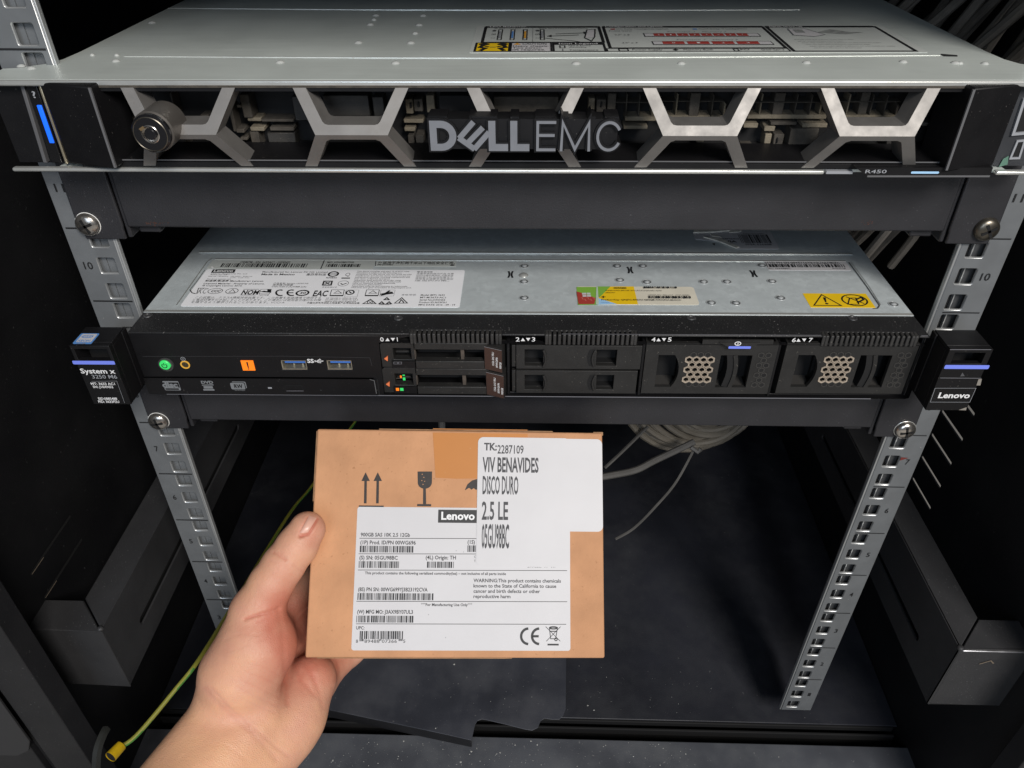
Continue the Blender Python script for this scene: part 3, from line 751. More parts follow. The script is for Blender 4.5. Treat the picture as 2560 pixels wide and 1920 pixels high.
# raised lettering
b = MB(); LD = .0158
def z2(x, y): return DF.at(850 + .3888 * x, .3888 * y, LD)
vB_, vT_ = z2(1000, 972)[1], z2(1000, 779)[1]
LIFT = 0.
def glyph(paths, w, closed=False):
    global LIFT
    for pth in paths:
        c = closed; LIFT += .00003
        b.stroke(DF, pth, w + .0017, LD - .0009 + LIFT * .3, PLAST, d0=.004, closed=c)
        b.stroke(DF, pth, w, LD + LIFT - .0003, LOGOSIL, d0=LD - .0007, closed=c)
def U2(x): return z2(x, 880)[0]
BW, TW = .0030, .00115
yB, yT = vB_ + BW / 2, vT_ - BW / 2
xl, xr = U2(578) + BW / 2, U2(748) - BW / 2
R_ = (yT - yB) / 2; ym = (yT + yB) / 2; ex = (xr - xl) * .62
glyph([[(xl, yB), (xr - ex, yB)] + [(xr - ex + ex * math.sin(t), ym - R_ * math.cos(t)) for t in [math.pi * k / 14 for k in range(1, 14)]] + [(xr - ex, yT), (xl, yT)]], BW, True)
glyph([[z2(762, 888), z2(866, 962)], [z2(766, 892), z2(857, 786)], [z2(816, 926), z2(918, 822)], [z2(862, 962), z2(958, 852)]], .0023)
for a, c in ((955, 1080), (1095, 1218)): glyph([[(U2(a) + BW / 2, yT + BW / 2), (U2(a) + BW / 2, yB), (U2(c), yB)]], BW)
yb, yt = vB_ + TW / 2, vT_ - TW / 2
glyph([[(U2(1388), yt), (U2(1262) + TW / 2, yt), (U2(1262) + TW / 2, yb), (U2(1388), yb)], [(U2(1262) + TW / 2, z2(1300, 872)[1]), (U2(1380), z2(1300, 872)[1])]], TW)
glyph([[(U2(1424), vB_), (U2(1430), yt), (U2(1513), yb + .0004), (U2(1598), yt), (U2(1604), vB_)]], TW)
cu_, cv_ = (U2(1648) + U2(1812)) / 2, (vB_ + vT_) / 2; rx = (U2(1812) - U2(1648)) / 2 - TW / 2; ry = (vT_ - vB_) / 2 - TW / 2
glyph([[(cu_ + rx * math.cos(t), cv_ + ry * math.sin(t)) for t in [math.radians(28 + 304 * k / 28) for k in range(29)]]], TW)
p0, p1 = z2(585, 968), z2(1795, 765)
b.box(DF, p0[0], p1[0], p0[1], z2(600, 775)[1], .003, LD - .0022, PLAST)
for a, c in ((560, 690), (820, 960), (950, 1010), (1085, 1150), (1250, 1380), (1410, 1470), (1580, 1640), (1690, 1790)):
    b.box(DF, U2(a) + .0006, U2(c), vT_ - .001, vT_ + .0010, .002, LD - .0030, PLAST)
bm_fix(b); b.build('lettering', bezel, smooth_angle=25)
# bottom sheet edge, name tab, ears
b = MB()
zs0, zs1 = DF.at(1280, 432)[1], DF.at(1280, 422)[1]
b.box(DF, -.2405, DF.at(2060, 428)[0], zs0, zs1, -.002, .0012, EDGE); b.box(DF, DF.at(2490, 424)[0], .2408, zs0, zs1, -.002, .0012, EDGE)
b.build('bottom_edge', dell, bevel=.0008, seg=3)
b = MB(); b.box(DF, -.2200, .2200, zs0, zs0 + .0012, -.58, -.0025, STEEL)
for s in (-1, 1): b.box(DF, s * .2200, s * .2188, zs0 + .0013, .0183, -.58, -.040, STEEL)
b.box(DF, -.218, .218, zs0 + .0013, .0183, -.0415, -.040, VOID)
b.build('chassis', dell)
b = MB(); g = [DF.at(*p, .005) for p in ((2139, 419), (2483, 419), (2475, 440), (2168, 440))]
b.prism(DF, g, -.004, .005, PLAST); b.box(DF, DF.at(2064, 425)[0], DF.at(2130, 425)[0], zs0 + .0006, zs1, -.001, .0016, GREYP)
b.stroke(DF, [DF.at(2168, 440.5, .005), DF.at(2474, 440.5, .005)], .0008, .0052, mat('pale_bezel_edge', (.12, .12, .125)), d0=.0046)  # paler line under the tab
pr_ = Print(b, DF.shift(0, 0, .005), .0002)
pr_.text('R450', 2162, 432.5, 2215, 8.5, GREYP, .01); pr_.rect(2276, 428, 2346, 433.5, SKYP, .0001, r=.0008)
b.build('name_tab', dell)
b = MB()
ez0, ez1 = zs1, .0172
b.box(DF, -.2405, -.2072, ez0, ez1, -.030, -.006, PLAST)
def sl(p, q, w, d, m): b.stroke(DF.shift(0, 0, d), [DF.at(*p, d), DF.at(*q, d)], w, .0002, m, d0=-.004)
sl((52, 205), (113, 407), .0017, -.0035, mat('grey_ear_strip', (.10, .10, .105), .5))
sl((75, 205), (143, 407), .0050, -.0028, GLOSS)
sl((95, 204), (167, 410), .0012, -.0018, mat('champagne_trim', (.55, .49, .36), .3, .8))
sl((97, 263), (130, 358), .0021, -.0022, LEDB)
b.text(DF, '?', *[c for c in DF.at(83, 245, -.002)], DF.at(92, 245, -.002)[0], .0028, -.0022, GREYP, .02)
b.build('control_ear', dell, bevel=.0003)
b = MB()
EARM = mat('ear_panel', (.035, .037, .042), .5, 0, var=.2, vscale=60)
b.box(DF, .2075, .2405, ez0, ez1, -.030, -.006, EARM)
E5 = DF.shift(0, 0, -.006)
def er(pts, m, d, w=None):
    q = [E5.at(*p) for p in pts]
    (b.stroke(E5, q, w, d, m, d0=0, closed=True) if w else b.poly(E5, q, d, m))
er([(2558, 248), (2590, 245), (2575, 330), (2530, 334)], GREYP, .0012, .0012); er([(2560, 256), (2590, 254), (2570, 324), (2537, 328)], VOID, .0006)
er([(2542, 352), (2560, 350), (2546, 394), (2524, 395)], GREYP, .0008, .0009); er([(2542, 354), (2558, 353), (2545, 390), (2526, 391)], VOID, .0004)
er([(2506, 396), (2520, 388), (2517, 410), (2495, 416)], mat('green_tag', (.10, .20, .15), .5), .0007)
b.build('port_ear', dell)
# round black foot standing on the cover
fu, fv = DT.at(1528, -14)
pk = MB(); pk.lathe(DT, fu, fv, [(.0150, .0003), (.0165, .0012), (.0165, .0115), (.0150, .0128), (.0040, .0128), (.0030, .0120), (.0001, .0118)], PLASTD, 36)
tag(pk.build('rubber_foot', None, smooth_angle=40), 'small round black foot lying far back on the grey cover of the upper server', 'rubber foot')

# ================================================================== lower server
lnv = thing('rack_server', 'lower server with black drive-bay front, green power light and white labels on its galvanised cover', 'server', (-.0033, -.0222, .3959), (.0002, ROLL, .0065), 'rack servers')
LFR = frame_of(lnv, (0, 0, 0), X, Z, NY)
LTP = frame_of(lnv, (0, 0, 0), X, Y, Z)
HW, HH, SEAM = .2165, .0425, .0213
def z4(x, y): return (.3888 * x, 540 + .3888 * y)
def z5(x, y): return (850 + .3888 * x, 540 + .3888 * y)
def z6(x, y): return (1700 + .3888 * x, 540 + .3888 * y)
def c5(x, y): return (340 + .2803 * x, 830 + .2803 * y)
def c6(x, y): return (930 + .16275 * x, 830 + .16275 * y)
def c7(x, y): return (1580 + .34358 * x, 830 + .34358 * y)
def fu(p, d=0.): return LFR.at(*p, d)[0]
def fv(p, d=0.): return LFR.at(*p, d)[1]
# vent groups
groups = [(fu(z5(448, 790)), fu(z5(1040, 790))), (fu(z5(1318, 790)), fu(z5(1912, 790))), (fu(z6(915, 790)), fu(z6(1535, 790)))]
VB = -.0066
bayL, bayR = fu(z5(246, 830)), fu(c7(2105, 250)); bayT, bayB = fv((1300, 859)), fv((1300, 989.5))
usb = []
for a, c in ((1300, 1517), (1705, 1922)):
    u0, v0 = LFR.at(*c5(a, 336)); u1, v1 = LFR.at(*c5(c, 257)); usb.append((u0 + .0004, u1 - .0002, v0, v1))
out = [(-HW, -HH), (HW, -HH), (HW, -.0012)]
for a, c in groups[::-1]: out += [(c, -.0012), (c, VB), (a, VB), (a, -.0012)]
out += [(-HW, -.0012)]
b = MB()
b.prism(LFR, out, -.0030, 0, PLAST, holes=[[(bayL, bayB), (bayR, bayB), (bayR, bayT), (bayL, bayT)]] + [[(a, e), (c, e), (c, f), (a, f)] for a, c, e, f in usb])
for s in (-1, 1): b.box(LFR, s * HW, s * (HW - .0015), -HH, -.0012, -SEAM, -.0031, PLAST)
b.box(LFR, -HW + .0016, HW - .0016, -HH, -HH + .0012, -SEAM, -.0031, PLAST)
b.box(LFR, -HW + .002, HW - .002, -HH + .0013, -.0016, -.0200, -.0190, VOID)
front = b.build('front_panel', lnv, bevel=.0005)
b = MB()
tp = [(-HW, SEAM - .0002), (-HW, 0)]
for a, c in groups: tp += [(a, 0), (a, .0042), (c, .0042), (c, 0)]
tp += [(HW, 0), (HW, SEAM - .0002)]
b.prism(LTP, tp, -.0012, 0, BLACKTOP)
top_strip = b.build('front_top_strip', lnv, bevel=.0009, seg=3)
b = MB()
EDGEG = mat('pale_black_edge', (.19, .19, .21), .38)
b.stroke(LTP, [(.02, .0004), (groups[2][0] - .001, .0004)], .0005, .00012, EDGEG); b.stroke(LTP, [(groups[2][1] + .001, .0004), (HW - .001, .0004)], .0006, .00012, EDGEG)  # paler strips drawn along the front edges
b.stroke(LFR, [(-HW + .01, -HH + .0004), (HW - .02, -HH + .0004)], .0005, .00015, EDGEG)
for p in (z4(950, 640), z5(375, 657), z6(72, 655), z6(1110, 658)):
    u, v = LTP.at(*p); sb_ = MB(); sb_.lathe(LTP, u, v, [(.0026, .0001), (.0024, .0005), (.0015, .0005), (.0012, .0001), (.0001, .0001)], mat('pale_plastic_ring', (.05, .05, .052), .4), 18); sb_.build('strip_screw', top_strip)
b.build('bright_edge', top_strip)
VENT = mat('vent_rib', (.030, .029, .028), .55, 0, var=.3, vscale=120, specks=.5, sscale=900, speck_col=(.15, .14, .12))
for a, c in groups:
    b = MB(); n = 19; pw = (c - a) / n
    for k in range(n + 1):
        x = a + k * pw
        x = min(max(x, a + .0009), c - .0009)
        b.box(LFR, x - .0009, x + .0009, VB - .0002, -.0001, -.0050, .0002, VENT)
    b.box(LFR, a, c, VB, 0, -.0062, -.0052, VOID)
    b.build('vent_grille', front, bevel=.0005)
# USB ports
USBB = mat('port_blue', (.05, .17, .55), .4)
for a, c, e, f in usb:
    b = MB()
    b.box(LFR, a, c, e, f, -.010, -.0096, VOID)
    b.box(LFR, a + .0001, c - .0001, e + .0001, e + .0007, -.010, -.0001, STEELUSB); b.box(LFR, a + .0001, c - .0001, f - .0005, f - .0001, -.010, -.0004, STEELUSB)
    b.box(LFR, a + .0001, a + .0007, e + .0008, f - .0006, -.010, -.0002, STEELUSB); b.box(LFR, c - .0005, c - .0001, e + .0008, f - .0006, -.010, -.0004, STEELUSB)
    b.box(LFR, a + .0018, c - .0008, f - .0023, f - .0008, -.0096, -.0012, USBB)
    for k in (.4, .75): b.box(LFR, a + (c - a) * k, a + (c - a) * k + .0009, e + .0008, e + .0022, -.009, -.003, STEELUSB)
    b.build('usb_port', front)
# front print and lights
b = MB(); P = Print(b, LFR, .0002)
for zz, xs, y, dg in ((z5, (260, 283, 306, 340, 368, 383), 805, '01'), (z5, (1130, 1155, 1176, 1210, 1233, 1255), 805, '23'), (z5, (2002, 2027, 2048, 2083, 2106, 2130), 806, '45'), (z6, (717, 742, 761, 798, 824, 848), 809, '67')):
    P.text(dg[0], *zz(xs[0], y), zz(xs[1], y)[0], 10, WHITE, .01)
    e_ = xs[4] + (xs[5] - xs[4]) * (.3 if dg[1] == '1' else 1.)
    P.text(dg[1], *zz(xs[4], y), zz(e_, y)[0], 10, WHITE, .01 if dg[1] != '1' else 0.)
    for c, s in ((xs[2], 1), (xs[3], -1)):
        pts = [(c - 14, y - (2 if s > 0 else 22)), (c + 14, y - (2 if s > 0 else 22)), (c, y - (22 if s > 0 else 2))]
        P.quad([zz(*q) for q in (pts if s > 0 else pts[::-1])], WHITE)
P.text('SS', *c5(1530, 272), c5(1590, 272)[0], 9, WHITE, .03)
P.line([c5(1590, 258), c5(1660, 258)], .0005, WHITE); P.quad([c5(1658, 263), c5(1676, 258), c5(1658, 252)], WHITE); P.blob(*c5(1600, 258), 2.2, WHITE)
P.line([c5(1612, 258), c5(1632, 246), c5(1650, 246)], .0004, WHITE); P.line([c5(1606, 258), c5(1626, 270), c5(1645, 270)], .0004, WHITE); P.blob(*c5(1640, 243), 1.6, WHITE); P.rect(*c5(1640, 267), *c5(1652, 275), WHITE)
b.build('front_printing', front)
b = MB()
pu, pv = LFR.at(*c5(268, 280))
RINGM = mat('button_collar', (.05, .05, .05), .3)
b.lathe(LFR, pu, pv - .0006, [(.0044, 0), (.0042, .0010), (.0033, .0012), (.0032, .0004)], RINGM, 28)
b.lathe(LFR, pu, pv, [(.0030, 0), (.0030, .0018), (.0027, .0021), (.0001, .0022)], LEDG, 28)
b.stroke(LFR, [(pu + .0014 * math.cos(t), pv + .0014 * math.sin(t)) for t in [math.radians(125 + 290 * k / 16) for k in range(17)]], .0005, .0024, INK); b.stroke(LFR, [(pu, pv + .0019), (pu, pv + .0003)], .0005, .0025, INK)
b.build('power_button', front)
b = MB(); ru, rv = LFR.at(*c5(440, 290)); b.stroke(LFR, circ(ru, rv, .0023, 24), .0007, .0004, LEDY, d0=0, closed=True); b.poly(LFR, circ(ru, rv, .0018, 16), .0002, mat('smoked_lens', (.05, .04, .02), .2)); b.lathe(LFR, ru, rv, [(.0009, .0002), (.0006, .0006), (.0001, .0007)], mat('smoked_lens', (.05, .04, .02), .2), 12)
b.build('locator_button', front)
b = MB(); ru, rv = LFR.at(*c5(421, 238)); b.stroke(LFR, circ(ru, rv, .0012, 18), .0003, .0003, GREYP, closed=True); b.poly(LFR, circ(ru, rv, .0004, 10), .0003, GREYP); b.build('locator_symbol', front)
b = MB(); P = Print(b, LFR, .0004)
g = [LFR.at(*c5(*q)) for q in ((940, 252), (1048, 252), (1067, 340), (957, 340))]
b.prism(LFR, [(g[3][0], g[3][1]), (g[2][0], g[2][1]), (g[2][0], g[1][1]), (g[3][0], g[1][1])], .0001, .0004, LEDO)
mu = (g[3][0] + g[2][0]) / 2; b.poly(LFR, [(mu - .0003, g[3][1] + .0019), (mu + .0003, g[3][1] + .0019), (mu + .0005, g[1][1] - .0009), (mu - .0005, g[1][1] - .0009)], .0006, INK); b.poly(LFR, circ(mu, g[3][1] + .0012, .00042, 10), .0006, INK)
b.build('error_light', front)
# engraved panel outline round the ports
b = MB(); P = Print(b, LFR, .00015)
P.line([c5(60, 216), c5(1300, 214), c5(2085, 228), c5(2105, 300)], .0003, mat('faint_panel_line', (.03, .03, .032), .5)); P.line([c5(75, 405), c5(700, 404), c5(2120, 414)], .0011, mat('panel_gap', (.001, .001, .001), 1., spec=0.))
b.build('panel_line', front)
# optical drive
b = MB()
a0 = LFR.at(*c5(150, 546)); a1 = LFR.at(*c5(2118, 418))
OD = LFR.shift(0, 0, .0006)
b.box(LFR, LFR.at(*c5(95, 480))[0], a1[0] + .0016, a0[1], a1[1], .0001, .0006, PLAST)
b.rect(OD, a1[0] + .0017, a1[0] + .0026, a0[1], a1[1], -.0003, VOID)
P = Print(b, OD, .0002)
ic = mat('icon_grey', (.19, .20, .21), .5)
P.rect(*c5(262, 436), *c5(404, 518), ic, r=.0006); P.rect(*c5(240, 447), *c5(392, 492), PLAST, .0001)
P.text('disc', *c5(243, 490), c5(380, 490)[0], 12.5, ic, .05, .0002); P.rect(*c5(268, 500), *c5(385, 512), PLAST, .0001)
P.text('DVD', *c5(585, 458), c5(692, 458)[0], 6.5, ic, .05); P.quad([c5(588, 468), c5(690, 465), c5(694, 474), c5(590, 476)], ic); P.rect(*c5(608, 480), *c5(690, 502), ic, r=.0004); P.rect(*c5(604, 506), *c5(702, 520), ic)
P.rect(*c5(868, 440), *c5(992, 500), ic, r=.0008); P.rect(*c5(858, 446), *c5(986, 508), PLAST, .0001, r=.0008); P.rect(*c5(855, 450), *c5(980, 508), ic, .0002, r=.0008); P.text('RW', *c5(882, 495), c5(958, 495)[0], 9, PLAST, .03, .0003); P.text('ReWritable', *c5(884, 522), c5(975, 522)[0], 2.5, ic)
P.rect(*c5(1180, 490), *c5(1214, 504), GREYP); P.line([c5(1330, 476), c5(1480, 476), c5(1494, 520), c5(1338, 520)], .0005, VOID, True); P.line([c5(1342, 524), c5(1496, 524)], .0003, EDGEG); P.blob(*c5(1652, 513), 3.2, VOID); P.line([c5(1644, 517), c5(1656, 520)], .0003, ic)
P.line([c5(2085, 422), c5(2125, 432), c5(2145, 548)], .0004, mat('dull_panel_line', (.13, .13, .132), .45))
b.build('optical_drive', lnv, bevel=0)

# drive bays -----------------------------------------------------------------
b = MB()
for u in (fu(z5(1082, 980)), fu(z5(1942, 980)), fu(c7(1040, 280)), bayL + .0008):
    b = MB(); b.box(LFR, u - .0008, u + .0008, bayB, bayT, -.014, -.0031 if u < bayL + .002 else -.001, PLAST); b.build('bay_divider', lnv, bevel=.0004)
def rb(b, fr, f, x0, y0, x1, y1, d0, d1, m, dp=0.):
    ua, va = fr.at(*f(x0, y1), dp); uc, _ = fr.at(*f(x1, y1), dp); _, vc = fr.at(*f(x0, y0), dp)
    b.box(fr, ua, uc, va, vc, d0, d1, m)
    return ua, uc, va, vc
CAR = mat('carrier_plastic', (.017, .0165, .016), .5, 0, var=.2, vscale=90, bump=.25, bscale=2000, specks=.55, sscale=1100, speck_col=(.15, .14, .12))
BROWN_D = mat('dusty_brown_plastic', (.075, .06, .048), .8, 0, var=.3, vscale=200, bump=.4)
def drive(dx, dy, active, label):
    T_ = thing('drive_carrier', label, 'drive carrier', LFR.pt(fu(c6(650 + dx, 550 + dy)), fv(c6(650 + dx, 552 + dy)), 0), (0, 0, 0), 'drive carriers in the lower server')
    f = lambda x, y: c6(x + dx, y + dy)
    t = MB()
    # left bezel block with window
    wl, wr, wb, wt = fu(f(322, 350)), fu(f(600, 350)), fv(f(450, 436)), fv(f(450, 262))
    L, Rr, Bt, Tp = fu(f(128, 350)), fu(f(648, 350)), fv(f(400, 552)), fv(f(400, 172))
    t.prism(LFR, [(L, Bt), (Rr, Bt), (Rr, Tp), (L + .002, Tp), (L, Tp - .0016)], -.006, -.0008, CAR, holes=[[(wl, wb), (wr, wb), (wr, wt), (wl, wt)]])
    t.box(LFR, wl - .001, wr + .001, wb - .001, wt + .001, -.0085, -.0080, VOID)
    t.box(LFR, wl + .0002, wr - .002, wb + .001, wb + .0022, -.0080, -.0062, PLASTD)
    body = t.build('carrier_frame', T_, bevel=.0004)
    h = MB()
    a, c = fu(f(662, 350)), fu(f(1722, 350))
    rbz = lambda y: fv(f(1000, y))
    h.box(LFR, a, c + .002, rbz(266), rbz(168), -.004, .0004, CAR); h.box(LFR, a, c, rbz(552), rbz(442), -.004, .0006, CAR)
    h.box(LFR, fu(f(610, 350)), fu(f(664, 350)), rbz(441), rbz(267), -.0045, -.0012, BROWN_D); h.box(LFR, fu(f(1358, 350)), fu(f(1412, 350)), rbz(441), rbz(267), -.0045, -.0012, BROWN_D)
    h.box(LFR, a, c + .002, rbz(441), rbz(267), -.0090, -.0085, VOID)
    h.box(LFR, a + .001, a + .012, rbz(330), rbz(300), -.0085, -.0070, PLASTD)
    h.build('latch_handle', T_, bevel=.0004)
    g = MB()
    p = [LFR.at(*f(*q), .002) for q in ((1716, 218), (1990, 268), (1998, 602), (1728, 556))]
    u0, u1 = p[0][0], p[1][0] + .0005
    z0, z1 = rbz(560), rbz(190)
    pt = lambda u, v, d: LFR.pt(u, v, d)
    g.hexa([pt(u0, z0, .0002), pt(u1, z0, .0042), pt(u1, z1, .0042), pt(u0, z1, .0002), pt(u0, z0, -.005), pt(u1 + .0015, z0, -.005), pt(u1 + .0015, z1, -.005), pt(u0, z1, -.005)], CAR)
    bm_fix(g)
    eu = (pt(u1, z0, .0042) - pt(u0, z0, .0002)); Lw = eu.length; ef = Frame(pt(u0, z0, .0002), eu, LFR.v)
    g.poly(ef, [(.0003, .0004), (Lw - .0003, .0004), (Lw - .0003, z1 - z0 - .0009), (.0003, z1 - z0 - .0009)], .0002, BROWNL)
    hh = z1 - z0
    g.stroke(ef, [(.0003, hh - .0009), (Lw - .0003, hh - .0009)], .0002, .0004, GREYP)
    for k, (s, a_, c_) in enumerate((('12Gb SAS FRU', .25, .80), ('00WG696', .20, .62), ('900GB', .18, .45))):
        uu = Lw * (.55 + .20 * k)
        g.text(ef, s, uu, hh * a_, uu + hh * (c_ - a_), .0012, .0004, WHITE, .015, vert=True)
        vs, _ = text_mesh(s, .015)
    g.build('release_lever', T_)
    tr = MB(); P = Print(tr, LFR, .0002)
    q = [LFR.at(*f(*k_), 0) for k_ in ((186, 410), (242, 446), (242, 370))]
    tr.prism(LFR, q, -.0007, .0002, ORANGE); tr.build('orange_arrow', T_)
    l = MB()
    rb(l, LFR, f, 318, 446, 668, 548, -.0007, .0002, PLAST)
    if active:
        LP = LFR.shift(0, 0, .0002)
        for x0, x1, m in ((372, 418, LEDO), (436, 486, LEDG)): rb(l, LP, lambda x, y: c6(x, y), x0, 858, x1, 898, .0001, .0003, m)
        LI = LFR.shift(0, 0, -.0040)
        rb(l, LI, lambda x, y: c6(x, y), 434, 668, 458, 700, 0, .0003, LEDO); rb(l, LI, lambda x, y: c6(x, y), 470, 655, 505, 668, 0, .0003, LEDG); rb(l, LI, lambda x, y: c6(x, y), 478, 698, 515, 738, 0, .0003, LEDG)
        rb(l, LI, lambda x, y: c6(x, y), 372, 705, 470, 712, 0, .0003, BROWN_D)
    else:
        LP = LFR.shift(0, 0, .0002)
        for x0, x1 in ((335, 395), (405, 455)): l.stroke(LP, [LP.at(*f(x0, 460)), LP.at(*f(x1, 460)), LP.at(*f(x1, 490)), LP.at(*f(x0, 490))], .0002, .0001, EDGEG, closed=True)
    l.build('status_light_strip', T_)
drive(0, 0, False, 'upper hard drive carrier with a brown label, its lights off'); drive(28, 392, True, 'lower hard drive carrier with glowing green and orange lights and a brown label')
# blank fillers for bays 2 and 3
HOLEM = mat('recess_black', (.008, .008, .0085), .6)
def blank_small(x0, y0, x1, y1, h1, h2, label):
    t = MB(); L, B_ = LFR.at(*z5(x0, y1)); R2 = fu(z5(x1, y1)); T_ = fv(z5(x0, y0))
    hs = []
    for (a, c, e, f_) in (h1, h2): hs.append((fu(z5(a, f_)), fu(z5(c, f_)), fv(z5(a, f_)), fv(z5(a, e))))
    t.prism(LFR, [(L, B_), (R2, B_), (R2, T_), (L, T_)], -.004, -.0006, CAR, holes=[[(a, e), (c, e), (c, f_), (a, f_)] for a, c, e, f_ in hs])
    t.box(LFR, L - .0024, L - .0004, B_ + .001, T_ - .0004, -.004, -.0012, CAR)
    for k, (a, c, e, f_) in enumerate(hs):
        t.box(LFR, a - .0005, c + .0005, e - .0005, f_ + .0005, -.0095, -.0090, VOID)
        t.box(LFR, a, c, e - .0003, e, -.009, -.0041, HOLEM)
        w = .0017; x = c if k == 0 else a - .0008                   # bowed finger rib
        n = 8; ps = []
        for i in range(n + 1):
            s_ = i / n; vv = e + (f_ - e) * s_; bow = .0014 * (1 - (2 * s_ - 1) ** 2)
            ps.append((x + (bow if k == 0 else -bow), vv))
        if k == 1: t.poly(LFR, [(x - .0005, e)] + [(p_[0] - .0028, p_[1]) for p_ in ps] + [(x - .0005, f_)], -.0004, VOID)
        t.stroke(LFR, ps, .0011, .0006, CAR, d0=-.004)
    T_ = thing('bay_filler', label, 'bay filler', LFR.pt((L + R2) / 2, B_, 0), (0, 0, 0), 'blank fillers in the drive bays'); t.build('filler_body', T_, bevel=.0004); return T_
blank_small(1133, 836, 1930, 986, (1187, 1306, 862, 968), (1645, 1775, 864, 968), 'upper of two slim blank drive fillers with two finger holes')
blank_small(1133, 998, 1900, 1142, (1187, 1306, 1026, 1120), (1645, 1756, 1026, 1120), 'lower of two slim blank drive fillers with two finger holes')
# tall honeycomb fillers for bays 4/5 and 6/7
HEXB = mat('blind_hexagon_rim', (.045, .043, .04), .5)
HEXD = mat('dusty_honeycomb', (.36, .30, .235), .9, 0, var=.2, vscale=300, bump=.4)
def hexpts(u, v, r): return [(u + r * math.cos(math.radians(30 + 60 * k)), v + r * math.sin(math.radians(30 + 60 * k)) * 1.0) for k in range(6)]
def blank_tall(dx, label):
    f = lambda x, y: c7(x + dx, y)
    L, R2 = fu(f(92, 260)) - .0003, fu(f(1033, 260)); B_, T_ = fv(f(500, 452)), fv(f(500, 88))
    o1 = (fu(f(178, 300)), fu(f(325, 300)), fv(f(250, 404)), fv(f(250, 172)))
    o2 = (fu(f(625, 300)), fu(f(852, 300)), fv(f(750, 408)), fv(f(750, 174)))
    hu, hv = LFR.at(*f(482, 278)); pu_, pv_ = .00395, .00335
    cells = []; blind = []
    for r in range(-3, 4):
        n = 4 if r % 2 == 0 else 3
        for k in range(n):
            c_ = (hu + (k - (n - 1) / 2) * pu_, hv - r * pv_)
            (blind if abs(r) == 3 else cells).append(c_)
    t = MB()
    arc = [(o1[1] + .0010 - .0032 * (abs(2 * s - 1) ** 2.2), o1[2] + (o1[3] - o1[2]) * s) for s in [k / 8 for k in range(9)]]
    hole1 = [(o1[0], o1[2])] + arc + [(o1[0], o1[3])]
    t.prism(LFR, [(L, B_), (R2, B_), (R2, T_), (L, T_)], -.0030, -.0006, CAR, holes=[hole1, [(o2[0], o2[2]), (o2[1], o2[2]), (o2[1], o2[3]), (o2[0], o2[3])]] + [hexpts(u, v, .00165) for u, v in cells])
    for s_ in (L, R2 - .001): t.box(LFR, s_, s_ + .001, B_, T_, -.012, -.0031, CAR)
    for o in (o1, o2):
        t.box(LFR, o[0] - .0005, o[1] + .0015, o[2] - .0005, o[3] + .0005, -.0125, -.0120, VOID)
        t.prism(frame_of(lnv, (0, 0, 0), NY, Z, X), [(-.0119, o[2] + .0002), (-.0031, o[2] - .0006), (-.0119, o[2] - .0006)], o[0], o[1], mat('recess_sill', (.03, .028, .026), .7))
    t.box(LFR, hu - .0095, hu + .0095, hv - .009, hv + .009, -.0105, -.0100, VOID)
    # bowed rib in the wide recess
    for off, wd, m, dd in ((.0060, .0042, HOLEM, -.0012), (.0085, .0022, CAR, -.0004)):
        ps = [(o2[0] + off + .0022 * math.sin(math.pi * (.1 + .8 * k / 10)) - .0012, o2[2] + (o2[3] - o2[2]) * k / 10) for k in range(11)]
        t.stroke(LFR, ps, wd, dd, m, d0=-.009)
    T_ = thing('bay_filler', label, 'bay filler', LFR.pt((L + R2) / 2, B_, 0), (0, 0, 0), 'blank fillers in the drive bays')
    t.build('filler_body', T_, bevel=0, smooth_angle=30)
    h = MB()
    for u, v in cells:
        m = HEXD if abs(u - hu) < .0075 and abs(v - hv) < .0068 else CAR
        h.stroke(LFR, hexpts(u, v, .00205), .0008, -.0002, HEXD, d0=-.0010, closed=True)
    for u, v in blind: h.stroke(LFR, hexpts(u, v, .0017), .0004, -.0003, HEXB, d0=-.0006, closed=True); h.poly(LFR, hexpts(u, v, .0014), -.0004, HOLEM)
    h.build('honeycomb', T_); h = MB()
    ru_, rv_ = LFR.at(*f(942, 282))
    for r in range(-3, 4):
        for k in range(2):
            if r % 2 == 0 and k == 1: continue
            u = ru_ + ((k - .5) * pu_ if r % 2 else 0) + (.0004 * r) * 0; v = rv_ - r * pv_
            deep = (r in (-1, 1) and k == 1)
            h.stroke(LFR, hexpts(u, v, .0017), .00045, -.0003, HEXB, d0=-.0006, closed=True)
            h.poly(LFR, hexpts(u, v, .0015), -.0004, VOID if deep else HOLEM)
    h.build('honeycomb', T_)
blank_tall(0, 'tall honeycomb drive filler under the white 4 and 5, beside the blue tab'); blank_tall(1003, 'tall honeycomb drive filler under the white 6 and 7, next to the right ear')
# pull-out tab with blue mark
b = MB()
a = LFR.at(*c7(508, 80)); c_ = LFR.at(*c7(1028, 52)); b.box(LFR, a[0], c_[0], a[1], c_[1], .0001, .0012, CAR)
q = [LFR.at(*c7(*k_), .001) for k_ in ((705, 104), (868, 104), (930, 70), (632, 68))]; b.prism(LFR, q, .0001, .0022, CAR)
T2 = LFR.shift(0, 0, .0022); P = Print(b, T2, .0002)
P.ring(*c7(770, 83), 7.2, .0005, WHITE, 4.3); P.rect(*c7(766, 76), *c7(772, 91), WHITE); P.rect(*c7(700, 102), *c7(862, 120), BLUESTR, r=.0004)
b.build('pull_out_tab', front)

